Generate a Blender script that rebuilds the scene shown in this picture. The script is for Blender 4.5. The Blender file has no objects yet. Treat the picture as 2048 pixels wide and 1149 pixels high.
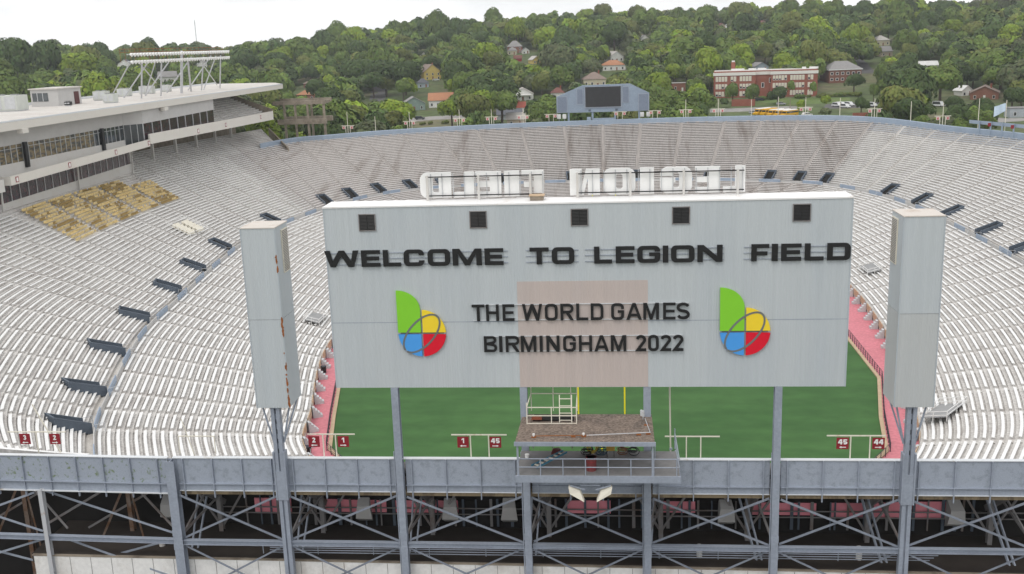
import bpy, math, random
import numpy as np
from math import sin, cos, pi, radians, hypot, atan2
from mathutils import Vector, Matrix

random.seed(7)
rng = np.random.default_rng(7)
SC = bpy.context.scene
COL = SC.collection

# ------------------------------------------------------------------ camera
CAM_F, PITCH, YAW, ROLL = 2054.03, .2331, .0979, -.0348
CAM = np.array([1.135, 0.0, 45.126])


def cam_basis():
    cy, sy = cos(YAW), sin(YAW)
    F = np.array([-sy*cos(PITCH), cy*cos(PITCH), -sin(PITCH)])
    R = np.array([cy, sy, 0.0])
    U = np.cross(R, F)
    c, s = cos(ROLL), sin(ROLL)
    return c*R+s*U, -s*R+c*U, F


CR, CU, CF = cam_basis()
cam_data = bpy.data.cameras.new('camera')
cam_data.sensor_width = 36
cam_data.lens = 36*CAM_F/2048
cam_data.clip_start = 1
cam_data.clip_end = 30000
cam = bpy.data.objects.new('camera', cam_data)
COL.objects.link(cam)
M4 = Matrix.Identity(4)
for k in range(3):
    M4[k][0], M4[k][1], M4[k][2], M4[k][3] = CR[k], CU[k], -CF[k], CAM[k]
cam.matrix_world = M4
SC.camera = cam

# ------------------------------------------------------------------ sky, sun, exposure
SUN_EL, SUN_AZ = radians(58), radians(205)      # azimuth clockwise from +Y
W = bpy.data.worlds.new('World')
SC.world = W
W.use_nodes = True
nt = W.node_tree
nt.nodes.clear()
o = nt.nodes.new('ShaderNodeOutputWorld')
bg = nt.nodes.new('ShaderNodeBackground')
bg.inputs['Strength'].default_value = .1
sky = nt.nodes.new('ShaderNodeTexSky')
sky.sky_type = 'NISHITA'
sky.sun_disc = False
sky.sun_elevation = SUN_EL
sky.sun_rotation = SUN_AZ
tc = nt.nodes.new('ShaderNodeTexCoord')
mp = nt.nodes.new('ShaderNodeMapping')
mp.inputs['Scale'].default_value = (2.2, 2.2, 9)
nz = nt.nodes.new('ShaderNodeTexNoise')
nz.inputs['Scale'].default_value = 1.6
nz.inputs['Detail'].default_value = 7
nz.inputs['Roughness'].default_value = .55
cr = nt.nodes.new('ShaderNodeValToRGB')
cr.color_ramp.elements[0].position = .36
cr.color_ramp.elements[0].color = (7.6, 7.7, 7.85, 1)
cr.color_ramp.elements[1].position = .57
cr.color_ramp.elements[1].color = (10.2, 10.2, 10.2, 1)
mx = nt.nodes.new('ShaderNodeMix')
mx.data_type = 'RGBA'
mx.inputs[0].default_value = .93
nt.links.new(tc.outputs['Generated'], mp.inputs['Vector'])
nt.links.new(mp.outputs[0], nz.inputs['Vector'])
nt.links.new(nz.outputs[0], cr.inputs[0])
nt.links.new(sky.outputs[0], mx.inputs[6])
nt.links.new(cr.outputs[0], mx.inputs[7])
nt.links.new(mx.outputs[2], bg.inputs['Color'])
nt.links.new(bg.outputs[0], o.inputs['Surface'])

sun_data = bpy.data.lights.new('sun', 'SUN')
sun_data.energy = .75
sun_data.angle = radians(24)
sun_data.color = (1, .96, .9)
sun = bpy.data.objects.new('sun', sun_data)
COL.objects.link(sun)
sd = Vector((sin(SUN_AZ)*cos(SUN_EL), cos(SUN_AZ)*cos(SUN_EL), sin(SUN_EL)))
sun.rotation_euler = sd.to_track_quat('Z', 'Y').to_euler()
SC.view_settings.view_transform = 'Standard'
SC.view_settings.look = 'None'
SC.view_settings.exposure = 0.40
SC.view_settings.gamma = 1
SC.cycles.max_bounces = 5
SC.cycles.diffuse_bounces = 3
SC.cycles.glossy_bounces = 2
SC.cycles.transparent_max_bounces = 4


# ------------------------------------------------------------------ helpers
def ray(px, py):
    return CF+(px-1024)/CAM_F*CR-(py-574.5)/CAM_F*CU


def on_y(px, py, Y):
    r = ray(px, py)
    return CAM+r*((Y-CAM[1])/r[1])


def on_z(px, py, z):
    r = ray(px, py)
    return CAM+r*((z-CAM[2])/r[2])


def on_x(px, py, x):
    r = ray(px, py)
    return CAM+r*((x-CAM[0])/r[0])


def proj(P):
    d = np.asarray(P, float)-CAM
    z = d@CF
    return 1024+CAM_F*(d@CR)/z, 574.5-CAM_F*(d@CU)/z, z


def mat(name, col, rough=.8, var=.12, scale=1.0, metal=0.0, col2=None, thr=(.45, .7), bump=0.0, spec=.3, stretch=(1, 1, 1), fine=0.0):
    m = bpy.data.materials.new(name)
    m.use_nodes = True
    t = m.node_tree
    b = t.nodes['Principled BSDF']
    b.inputs['Roughness'].default_value = rough
    b.inputs['Metallic'].default_value = metal
    b.inputs['Specular IOR Level'].default_value = spec
    tc = t.nodes.new('ShaderNodeTexCoord')
    g = t.nodes.new('ShaderNodeNewGeometry')
    mp = t.nodes.new('ShaderNodeMapping')
    mp.inputs['Scale'].default_value = stretch
    t.links.new(g.outputs['Position'], mp.inputs['Vector'])
    n = t.nodes.new('ShaderNodeTexNoise')
    n.inputs['Scale'].default_value = scale
    n.inputs['Detail'].default_value = 6
    n.inputs['Roughness'].default_value = .65
    t.links.new(mp.outputs[0], n.inputs['Vector'])
    r = t.nodes.new('ShaderNodeValToRGB')
    c2 = col2 or tuple(c*(1-2*var) for c in col)
    r.color_ramp.elements[0].position = thr[0]
    r.color_ramp.elements[1].position = thr[1]
    r.color_ramp.elements[0].color = (*[min(1, c*(1+var)) if col2 is None else c for c in col], 1)
    r.color_ramp.elements[1].color = (*c2, 1)
    if col2 is None:
        r.color_ramp.elements[0].position = .2
        r.color_ramp.elements[1].position = .8
    t.links.new(n.outputs[0], r.inputs[0])
    out = r.outputs[0]
    if fine:
        n2 = t.nodes.new('ShaderNodeTexNoise')
        n2.inputs['Scale'].default_value = scale*9
        n2.inputs['Detail'].default_value = 4
        t.links.new(mp.outputs[0], n2.inputs['Vector'])
        mr = t.nodes.new('ShaderNodeMapRange')
        mr.inputs[1].default_value = .3
        mr.inputs[2].default_value = .7
        mr.inputs[3].default_value = 1-fine
        mr.inputs[4].default_value = 1+fine
        t.links.new(n2.outputs[0], mr.inputs[0])
        mm = t.nodes.new('ShaderNodeVectorMath')
        mm.operation = 'SCALE'
        t.links.new(out, mm.inputs[0])
        t.links.new(mr.outputs[0], mm.inputs['Scale'])
        out = mm.outputs[0]
    t.links.new(out, b.inputs['Base Color'])
    if bump:
        bp = t.nodes.new('ShaderNodeBump')
        bp.inputs['Strength'].default_value = bump
        t.links.new(n.outputs[0], bp.inputs['Height'])
        t.links.new(bp.outputs[0], b.inputs['Normal'])
    return m


def clad(name, col, col2, axis='X', pitch=.14, rust=None):
    """painted corrugated sheet: real-scale ribs as bump and a thin tonal line, faint streaks"""
    m = mat(name, col, .55, .05, .35, col2=col2, thr=(.42, .68), stretch=(1, 1, .18))
    t = m.node_tree
    b = t.nodes['Principled BSDF']
    g = t.nodes.new('ShaderNodeNewGeometry')
    w = t.nodes.new('ShaderNodeTexWave')
    w.wave_type = 'BANDS'
    w.bands_direction = axis
    w.inputs['Scale'].default_value = 2*pi/pitch/20
    t.links.new(g.outputs['Position'], w.inputs['Vector'])
    bp = t.nodes.new('ShaderNodeBump')
    bp.inputs['Strength'].default_value = .45
    bp.inputs['Distance'].default_value = .02
    t.links.new(w.outputs[1], bp.inputs['Height'])
    t.links.new(bp.outputs[0], b.inputs['Normal'])
    old = b.inputs['Base Color'].links[0].from_socket
    # broad streaks running down the sheets
    n = t.nodes.new('ShaderNodeTexNoise')
    n.inputs['Scale'].default_value = 1.0
    n.inputs['Detail'].default_value = 5
    mp = t.nodes.new('ShaderNodeMapping')
    mp.inputs['Scale'].default_value = (4.5, 4.5, .12)
    t.links.new(g.outputs['Position'], mp.inputs[0])
    t.links.new(mp.outputs[0], n.inputs['Vector'])
    mr = t.nodes.new('ShaderNodeMapRange')
    mr.inputs[1].default_value = .3
    mr.inputs[2].default_value = .75
    mr.inputs[3].default_value = 1.02
    mr.inputs[4].default_value = .95
    t.links.new(n.outputs[0], mr.inputs[0])
    sc = t.nodes.new('ShaderNodeVectorMath')
    sc.operation = 'SCALE'
    t.links.new(old, sc.inputs[0])
    t.links.new(mr.outputs[0], sc.inputs['Scale'])
    t.links.new(sc.outputs[0], b.inputs['Base Color'])
    return m


def wloc(o):
    v = Vector((0, 0, 0))
    while o is not None:
        v = v+o.location
        o = o.parent
    return v


def tag(o, label=None, cat=None, group=None, kind=None):
    if label:
        o['label'] = label
    if cat:
        o['category'] = cat
    if group:
        o['group'] = group
    if kind:
        o['kind'] = kind
    return o


def thing(name, label, cat, loc=(0, 0, 0), group=None):
    o = bpy.data.objects.new(name, None)
    o.empty_display_size = .2
    COL.objects.link(o)
    o.location = Vector([float(c) for c in loc])
    return tag(o, label, cat, group)


class MB:
    """collects faces in world coordinates; build() links them as one mesh object"""

    def __init__(s):
        s.v, s.f, s.m = [], [], []
        s.mi = 0

    def poly(s, pts):
        n = len(s.v)
        s.v += [tuple(float(c) for c in p) for p in pts]
        s.f.append(tuple(range(n, n+len(pts))))
        s.m.append(s.mi)
        return s

    def box(s, x0, x1, y0, y1, z0, z1):
        n = len(s.v)
        s.v += [(x0, y0, z0), (x1, y0, z0), (x1, y1, z0), (x0, y1, z0), (x0, y0, z1), (x1, y0, z1), (x1, y1, z1), (x0, y1, z1)]
        s.v[n:] = [tuple(map(float, p)) for p in s.v[n:]]
        for q in ((0, 3, 2, 1), (4, 5, 6, 7), (0, 1, 5, 4), (1, 2, 6, 5), (2, 3, 7, 6), (3, 0, 4, 7)):
            s.f.append(tuple(n+i for i in q))
            s.m.append(s.mi)
        return s

    def hexa(s, p):
        """8 corners, bottom ring then top ring"""
        n = len(s.v)
        s.v += [tuple(float(c) for c in q) for q in p]
        for q in ((0, 3, 2, 1), (4, 5, 6, 7), (0, 1, 5, 4), (1, 2, 6, 5), (2, 3, 7, 6), (3, 0, 4, 7)):
            s.f.append(tuple(n+i for i in q))
            s.m.append(s.mi)
        return s

    def bar(s, p, q, w, h=None, up=(0, 0, 1)):
        """box beam from p to q, w across, h along up"""
        h = h or w
        p, q = Vector(p), Vector(q)
        d = (q-p).normalized()
        u = Vector(up)
        if abs(d.dot(u)) > .98:
            u = Vector((0, 1, 0))
        a = d.cross(u).normalized()*(w/2)
        b = a.cross(d).normalized()*(h/2)
        return s.hexa([p-a-b, p+a-b, q+a-b, q-a-b, p-a+b, p+a+b, q+a+b, q-a+b])

    def tube(s, p, q, r, n=6, r2=None):
        p, q = Vector(p), Vector(q)
        d = (q-p).normalized()
        u = Vector((0, 0, 1)) if abs(d.z) < .95 else Vector((0, 1, 0))
        a = d.cross(u).normalized()
        b = a.cross(d)
        r2 = r if r2 is None else r2
        k = len(s.v)
        for c, rr in ((p, r), (q, r2)):
            for i in range(n):
                w = c+(a*cos(2*pi*i/n)+b*sin(2*pi*i/n))*rr
                s.v.append(tuple(w))
        for i in range(n):
            j = (i+1) % n
            s.f.append((k+i, k+j, k+n+j, k+n+i))
            s.m.append(s.mi)
        s.f.append(tuple(k+i for i in range(n))[::-1])
        s.f.append(tuple(k+n+i for i in range(n)))
        s.m += [s.mi, s.mi]
        return s

    def prism(s, ring, vec):
        """closed ring of 3-D points pushed along vec"""
        vec = Vector(vec)
        a = [Vector(p) for p in ring]
        b = [p+vec for p in a]
        n = len(a)
        k = len(s.v)
        s.v += [tuple(p) for p in a+b]
        for i in range(n):
            j = (i+1) % n
            s.f.append((k+i, k+j, k+n+j, k+n+i))
            s.m.append(s.mi)
        s.f.append(tuple(k+i for i in range(n))[::-1])
        s.f.append(tuple(k+n+i for i in range(n)))
        s.m += [s.mi, s.mi]
        return s

    def build(s, name, material, parent=None, loc=None):
        me = bpy.data.meshes.new(name)
        o = bpy.data.objects.new(name, me)
        COL.objects.link(o)
        base = Vector((0, 0, 0))
        if parent is not None:
            o.parent = parent
            base = wloc(parent)
        if loc is not None:
            o.location = Vector([float(c) for c in loc])-base
            base = Vector([float(c) for c in loc])
        vv = np.array(s.v, float)-np.array(base)
        me.from_pydata(vv.tolist(), [], s.f)
        for mm in (material if isinstance(material, (list, tuple)) else [material]):
            me.materials.append(mm)
        if isinstance(material, (list, tuple)):
            me.polygons.foreach_set('material_index', s.m)
        me.update()
        return o


# ------------------------------------------------------------------ materials
m_conc = mat('stand_concrete', (.56, .54, .515), .9, .1, .35, col2=(.40, .37, .345), thr=(.46, .74), fine=.2)
m_conc_far = mat('stained_concrete', (.43, .40, .38), .9, .1, .42, col2=(.30, .26, .235), thr=(.52, .70), fine=.15, stretch=(1, .10, .1))
m_walk = mat('walkway_concrete', (.55, .525, .49), .9, .1, .5, col2=(.42, .39, .355), thr=(.45, .7), fine=.12)
m_bench = mat('bench_aluminium', (.80, .795, .785), .5, .06, .8, fine=.06, spec=.4)
m_bench_far = mat('weathered_bench', (.74, .71, .69), .55, .08, .42, col2=(.50, .45, .42), thr=(.52, .70), spec=.4, stretch=(1, .10, .1))
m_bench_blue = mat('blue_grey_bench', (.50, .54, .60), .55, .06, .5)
m_bracket = mat('bracket_steel', (.30, .30, .30), .6)
m_blue = mat('blue_grey_steel', (.30, .365, .46), .55, .09, .9, fine=.08, spec=.4)
m_bluewall = mat('rim_panel_blue', (.285, .345, .425), .6, .08, .5, fine=.08)
m_navy = mat('dark_blue_wall', (.095, .118, .15), .6, .12, .8)
m_steel = mat('painted_steel', (.31, .345, .41), .5, .1, .8, fine=.08, spec=.45)
m_steel_dk = mat('rusty_brown_steel', (.22, .21, .21), .6, .2, .7, col2=(.13, .07, .04), thr=(.5, .75))  # rusty brown is the steel's own tone
m_lightedge = mat('light_flange', (.62, .64, .66), .5, .08, 1.2, col2=(.42, .36, .28), thr=(.6, .75))
m_girder = mat('girder_plate', (.33, .365, .43), .55, .1, 2.2, col2=(.22, .25, .28), thr=(.5, .74), fine=.12)
m_girder_moss = mat('mossy_girder_plate', (.33, .365, .43), .55, .1, 3.4, col2=(.17, .22, .12), thr=(.56, .66), fine=.15)
m_board = clad('board_cladding', (.50, .535, .555), (.465, .505, .535))
m_board_side = clad('board_side_cladding', (.44, .48, .51), (.41, .455, .495), axis='Y')
m_board_low = clad('board_cladding_aged', (.49, .51, .515), (.47, .48, .475))
m_tancap = mat('tower_cap', (.60, .55, .50), .7, .06, .8, col2=(.45, .36, .29), thr=(.55, .75))
m_vboard = mat('video_board_blue', (.245, .30, .375), .6, .08, .5, fine=.1)
m_patch = clad('board_patch', (.52, .445, .415), (.49, .43, .41))
m_stand_shade = mat('painted_stand_shade', (.02, .018, .017), .95, .15, .8)  # near-black colour stands for the shade under the stand
m_roofwhite = mat('white_roof_sheet', (.80, .79, .78), .6, .06, .6, col2=(.62, .55, .49), thr=(.55, .75))
m_black = mat('black_letter', (.016, .016, .017), .45, .1, 2)
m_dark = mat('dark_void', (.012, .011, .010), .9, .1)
m_white = mat('white_paint', (.82, .815, .80), .5, .05, 1)
m_cream = mat('cream_paint', (.70, .66, .56), .6, .08, 2, col2=(.42, .30, .20), thr=(.58, .75))
m_green = mat('emblem_green', (.235, .62, .035), .45, .03, 1)
m_yellow = mat('emblem_yellow', (.90, .66, .035), .45, .03, 1)
m_blueL = mat('emblem_blue', (.075, .34, .80), .45, .03, 1)
m_red = mat('emblem_red', (.72, .008, .03), .45, .03, 1)
m_rust = mat('rust', (.32, .11, .03), .9, .3, 3)
m_pink = mat('pink_apron', (.60, .205, .24), .85, .05, .25, col2=(.50, .18, .205), thr=(.4, .75), fine=.12)
m_brace = mat('brace_steel', (.235, .26, .31), .55, .1, .8, fine=.08)
m_tan = mat('tan_board', (.52, .38, .25), .7, .12, 1.2)
m_gold = mat('gold_seat', (.70, .55, .27), .6, .15, 1.3, col2=(.50, .36, .14), thr=(.47, .7))
m_gold_dk = mat('worn_gold_seat', (.36, .25, .09), .7, .15, 1.3)
m_pinklight = mat('pink_apron_light', (.86, .30, .36), .85, .05, .25)  # pink brightened to stand for the lit apron beyond
m_ring = mat('emblem_gap', (.17, .18, .18), .6)
m_maroon = mat('sign_maroon', (.26, .018, .028), .5, .06, 1)
m_goal = mat('goal_yellow', (.88, .80, .02), .45, .02, 1)
m_plaster = mat('stand_plaster', (.58, .565, .54), .85, .06, .4, col2=(.54, .51, .47), thr=(.5, .75))
m_fascia = mat('roof_fascia', (.64, .61, .56), .85, .05, .3, col2=(.62, .58, .53), thr=(.5, .75))
m_greywall = mat('grey_wall', (.50, .49, .48), .85, .06, .5)  # plain grey of the surface itself
m_roof = mat('gravel_roof', (.58, .555, .52), .95, .08, .12, col2=(.50, .46, .42), thr=(.42, .7), fine=.08)
m_brownroof = mat('gravel_cabin_roof', (.21, .165, .135), .95, .15, 1.0, col2=(.13, .105, .09), thr=(.5, .7), fine=.5)
m_oldconc = mat('weathered_and_shade_concrete', (.31, .265, .21), .95, .15, .6, col2=(.16, .13, .10), thr=(.45, .7))
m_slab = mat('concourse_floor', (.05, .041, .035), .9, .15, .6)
m_frame = mat('window_frame', (.55, .56, .57), .5)
m_galv = mat('galvanised', (.50, .51, .53), .45, .1, 1.5, col2=(.40, .26, .16), thr=(.62, .72), spec=.5)
m_barrierwall = mat('barrier_white', (.78, .77, .75), .85, .06, .5, col2=(.60, .57, .53), thr=(.5, .72), fine=.06)


def glass_mat(name, tint=(.05, .06, .065)):
    m = mat(name, tint, .05, .35, .45, spec=.9)
    return m


m_glass = glass_mat('suite_glass')
m_glass_maroon = mat('suite_glass_maroon', (.035, .03, .034), .12, .3, 1.6, col2=(.09, .03, .035), thr=(.52, .6), spec=.5)
m_glass_tan = mat('suite_glass_tan', (.06, .06, .055), .12, .3, .9, col2=(.22, .17, .09), thr=(.46, .52), spec=.5, stretch=(1, .5, 2.2))

# ------------------------------------------------------------------ stadium plan
CY = 176.7
ST = [  # inner x,dy ; walkway x,dy ; rim x,dy,z
    (0, -88, 0, -106.5, 0, -121.2, 21.5), (14, -86.5, 20, -105, 25, -121.2, 21.5), (26, -81.5, 40, -99, 47, -117, 21.6),
    (33.5, -71, 49.5, -85.5, 66, -106, 22), (37, -58, 56.5, -72, 78, -92, 21.5), (40, -42, 62.5, -50, 90, -65, 21),
    (42, -26, 66, -28, 95, -36, 20.7), (43.5, 0, 67.0, 0, 97, 0, 20.6), (42.5, 26, 66.8, 28, 97, 32, 20.6),
    (40.5, 42, 65.8, 50, 93, 62, 20.5), (37.4, 58, 62.3, 68, 85.5, 87, 20.3), (34.1, 67, 54.6, 84, 72, 105, 21.5),
    (27, 72.5, 42, 92, 55, 118, 21.6), (14, 75.5, 22, 98, 28, 125, 21.4), (0, 76, 0, 99.5, 0, 126.5, 21.2),
    (-14, 75.5, -22, 98.5, -30, 126, 20.9), (-27, 73, -42, 94, -60, 125, 20.2), (-34, 68, -55, 86, -80, 119.5, 19.6),
    (-38, 57, -64, 70, -93, 116, 18.9), (-41, 40, -69, 48, -98, 62, 19.6), (-42.5, 26, -71.5, 25, -99, 32, 20.1),
    (-43, 0, -69.3, 0, -98, 0, 20.6), (-41.9, -28, -65.4, -28, -94, -36, 20.7), (-40, -42, -62.3, -47, -90, -62, 21),
    (-36.4, -58, -56.2, -68, -78, -90, 21.5), (-33.8, -70, -49.8, -85.5, -66, -106, 22), (-26, -81.5, -40, -99, -47, -117, 21.6),
    (-14, -86.5, -20, -105, -25, -121.2, 21.5)]
NS = len(ST)
SUB = 12
STA = np.array(ST, float)


def spline(u):
    """periodic Catmull-Rom through the stations"""
    u = np.asarray(u, float) % NS
    i = np.floor(u).astype(int)
    t = (u-i)[..., None]
    p0, p1, p2, p3 = (STA[(i+k) % NS] for k in (-1, 0, 1, 2))
    return .5*(2*p1+(p2-p0)*t+(2*p0-5*p1+4*p2-p3)*t**2+(3*p1-p0-3*p2+p3)*t**3)


Z_WALL, Z_WALK = 1.5, 8.0
N_LO, N_UP = 25, 33
T_LO_END = 1.0
T_WALK = 1.045


def row_lo(u, t):
    """lower tier; t 0 at the field wall, 1 at the walkway's outer edge"""
    S = spline(u)
    x = S[..., 0]+(S[..., 2]-S[..., 0])*t
    y = CY+S[..., 1]+(S[..., 3]-S[..., 1])*t
    z = Z_WALL+(Z_WALK-Z_WALL)*np.minimum(1, t/T_LO_END)+0*x
    return np.stack([x, y, z], -1)


def row_up(u, t):
    S = spline(u)
    wx_, wy_ = S[..., 2]+(T_WALK-1)*(S[..., 2]-S[..., 0]), S[..., 3]+(T_WALK-1)*(S[..., 3]-S[..., 1])
    x = wx_+(S[..., 4]-wx_)*t
    y = CY+wy_+(S[..., 5]-wy_)*t
    z = Z_WALK+.35+(S[..., 6]-Z_WALK-.35)*t
    return np.stack([x, y, z], -1)


UU = np.arange(0, NS*SUB+1)/SUB
EXT_U = (18.02, 24.0)      # the side stand with the boxes runs on behind the rim line
N_EXT = 11


def stair_mesh(us, rows, name, material, parent):
    """rows: list of (N,3) arrays of tread front edges, each one step higher"""
    nu = len(us)
    V, Fc = [], []
    for j, R in enumerate(rows):
        V.append(R)                                   # tread front, at its own height
        if j+1 < len(rows):
            B = rows[j+1].copy()
            B[:, 2] = R[:, 2]
            V.append(B)                               # tread back
    V = np.concatenate(V)
    lines = 2*len(rows)-1
    for a in range(lines-1):
        for i in range(nu-1):
            k = a*nu+i
            Fc.append((k, k+nu, k+nu+1, k+1))
    me = bpy.data.meshes.new(name)
    me.from_pydata(V.tolist(), [], Fc)
    me.materials.append(material)
    o = bpy.data.objects.new(name, me)
    COL.objects.link(o)
    o.parent = parent
    return o


FAR = (11.0, 18.6)          # stations of the stained far end
stand = thing('seating_bowl', 'grey concrete stepped seating bowl all around the green field', 'grandstand')
up_t = [k/N_UP for k in range(N_UP+1)]
lo_t = [k/N_LO*T_LO_END for k in range(N_LO+1)]


def tier(u0, u1, nm, mt):
    us = UU[(UU >= u0-1e-6) & (UU <= u1+1e-6)]
    stair_mesh(us, [row_lo(us, t) for t in lo_t], 'lower_'+nm, mt, stand)
    stair_mesh(us, [row_up(us, t) for t in up_t], 'upper_'+nm, mt, stand)
    b = MB()
    A, B = row_lo(us, T_LO_END), row_lo(us, T_WALK)
    B2 = B.copy()
    B2[:, 2] = Z_WALK+.35
    for i in range(len(us)-1):
        b.poly([A[i], B[i], B[i+1], A[i+1]])
        b.poly([B[i], B2[i], B2[i+1], B[i+1]])
    b.build('walkway', m_walk, stand)


tier(0, 11, 'tier', m_conc)
tier(11, 18 + 8/12, 'tier', m_conc_far)
tier(18 + 8/12, 28, 'tier', m_conc)
us = UU[(UU >= EXT_U[0]) & (UU <= EXT_U[1])]
EXT_T = [1+k/N_UP for k in range(N_EXT+1)]
stair_mesh(us, [row_up(us, t) for t in EXT_T], 'upper_tier', m_conc, stand)
# wall round the field
b = MB()
A = row_lo(UU, 0)
for i in range(len(UU)-1):
    p, q = A[i].copy(), A[i+1].copy()
    p0, q0 = p.copy(), q.copy()
    p0[2] = q0[2] = -.1
    b.poly([p0, p, q, q0])
b.build('field_wall', m_conc, stand)

# ------------------------------------------------------------------ aisles, entrances, benches
fine_u = np.linspace(0, NS, 5601)
Wk = row_up(fine_u, 0)
seg = np.hypot(*(np.diff(Wk[:, :2], axis=0).T))
arc = np.concatenate([[0], np.cumsum(seg)])


def u_near(p):
    d = np.hypot(Wk[:, 0]-p[0], Wk[:, 1]-p[1])
    return fine_u[int(np.argmin(d))]


V_PX = [(150, 862), (180, 788), (240, 708), (305, 643), (368, 588), (430, 545), (487, 503), (610, 445), (655, 408), (722, 396),
        (765, 384), (820, 374), (881, 366), (1005, 366), (1143, 364), (1271, 362), (1414, 358), (1545, 354), (1610, 355), (1668, 361),
        (1750, 388), (1812, 407), (1878, 431), (1940, 466), (2010, 502)]
VOM = sorted(u_near(on_z(x+(5 if x < 500 else 0), y-(8 if x < 500 else 0), 8.6)) for x, y in V_PX)
aisles = []
for a, b_ in zip(VOM, VOM[1:]):
    La, Lb = np.interp(a, fine_u, arc), np.interp(b_, fine_u, arc)
    n = max(1, round((Lb-La)/(9.3 if 11 < a < 18 else 6.6)))
    for k in range(n):
        aisles.append(float(np.interp(La+(Lb-La)*k/n, arc, fine_u)))
aisles.append(VOM[-1])
s0 = np.interp(VOM[0], fine_u, arc)
sE = np.interp(VOM[-1], fine_u, arc)
for k in range(1, 30):
    if s0-9.4*k > arc[0]+24:
        aisles.insert(0, float(np.interp(s0-9.4*k, arc, fine_u)))
s = sE+9.4
while s < arc[-1]-22:
    aisles.append(float(np.interp(s, arc, fine_u)))
    s += 9.4
aisles = sorted(aisles)


def dense(u0, u1):
    inner = UU[(UU > u0+1e-4) & (UU < u1-1e-4)]
    return np.concatenate([[u0], inner, [u1]])


def du_per_m(fn, t, u):
    p = fn(np.array([u-.02, u+.02]), t)
    return .04/np.hypot(*(p[1]-p[0])[:2])


def bench_into(b, fn, t0, t1, u0, u1, brackets=True, h=.36, w=.3):
    us = dense(u0, u1)
    A, B = fn(us, t0), fn(us, t1)
    D = B-A
    L = np.hypot(D[:, 0], D[:, 1])[:, None]
    D = D/np.maximum(L, .01)
    D[:, 2] = 0
    F_ = A+D*(L*.38)
    F_[:, 2] = A[:, 2]+h
    K = F_+D*w
    for i in range(len(us)-1):
        b.poly([F_[i], K[i], K[i+1], F_[i+1]])
        lo0, lo1 = F_[i].copy(), F_[i+1].copy()
        lo0[2] -= .07
        lo1[2] -= .07
        b.poly([lo0, F_[i], F_[i+1], lo1])
        k0, k1 = K[i].copy(), K[i+1].copy()
        k0[2] -= .07
        k1[2] -= .07
        b.poly([lo1, k1, k0, lo0])
        b.poly([k0, k1, K[i+1], K[i]])
    b.poly([lo0*0+F_[0]-np.array([0, 0, .07]), K[0]-np.array([0, 0, .07]), K[0], F_[0]])
    b.poly([F_[-1]-np.array([0, 0, .07]), F_[-1], K[-1], K[-1]-np.array([0, 0, .07])])
    if brackets:
        n = max(2, int(np.hypot(*(F_[-1]-F_[0])[:2])/2.0)+1)
        for f in np.linspace(.04, .96, n):
            x = f*(len(us)-1)
            i = min(int(x), len(us)-2)
            p = (F_[i]+(F_[i+1]-F_[i])*(x-i)+K[i]+(K[i+1]-K[i])*(x-i))/2
            b.bar((p[0], p[1], p[2]-h), (p[0], p[1], p[2]-.075), .06, .06)


EXT_SKIP = []   # filled by the gold seats: (u0,u1,t0,t1) without benches
GOLD_U = None
bench_jobs = []   # (size, fn, t0, t1, u0, u1, far)
GAP = .5
VHALF = 1.35


def vom_near(u):
    return min(abs(u-v) for v in VOM)


# blocks of gold chairs in place of benches
def u_of_y_up(t, y, lo=18.3, hi=24):
    uu = np.linspace(lo, hi, 400)
    P = row_up(uu, t)
    return float(uu[int(np.argmin(abs(P[:, 1]-y)))])


GOLD_T0 = 20/N_UP
gold_rows = range(20, 33)


def gold_span(k):
    """Y extent of the gold block on row k (it leans like the aisles)"""
    f = (k-20)/12
    return 157+f*3.5, 208.5+f*4


for ai in range(len(aisles)-1):
    a0, a1 = aisles[ai], aisles[ai+1]
    for tier_i, (fn, ts) in enumerate(((row_lo, lo_t), (row_up, up_t+EXT_T[1:]))):
        for k in range(len(ts)-1):
            t0, t1 = ts[k], ts[k+1]
            if tier_i == 1 and t0 > .999:
                if not (EXT_U[0] < a0 and a1 < EXT_U[1]):
                    continue
                if fn(np.array([(a0+a1)/2]), t0)[0][1] < 213:
                    continue
            u0 = a0+GAP*du_per_m(fn, t0, a0)
            u1 = a1-GAP*du_per_m(fn, t0, a1)
            if tier_i == 1 and k < 4:
                if vom_near(a0) < 1e-6:
                    u0 = a0+VHALF*du_per_m(fn, t0, a0)
                if vom_near(a1) < 1e-6:
                    u1 = a1-VHALF*du_per_m(fn, t0, a1)
            if u1-u0 < .01:
                continue
            pm = fn(np.array([(u0+u1)/2]), t0)[0]
            if tier_i == 1 and k in gold_rows and pm[0] < 0:
                g0, g1 = gold_span(k)
                if g0 < pm[1] < g1:
                    continue
            x, y, z = proj(pm)
            e0, e1 = fn(np.array([u0, u1]), t0)
            seen = any(-40 < proj(e)[0] < 2090 and 0 < proj(e)[1] < 935 for e in (e0, e1, pm))
            # behind the big board or the near parapet nothing can be seen
            if abs(pm[0]) < 30 and pm[1] < 100:
                seen = False
            far = 11.0 < (u0+u1)/2 < 18.55
            size = np.hypot(proj(e0)[0]-proj(e1)[0], proj(e0)[1]-proj(e1)[1]) if seen else 0
            if not seen and y > 1000:
                continue
            bench_jobs.append((size, fn, t0, t1, u0, u1, far, pm, tier_i))
bench_jobs.sort(key=lambda j: -j[0])
rest_n, rest_f, rest_b = MB(), MB(), MB()
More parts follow.
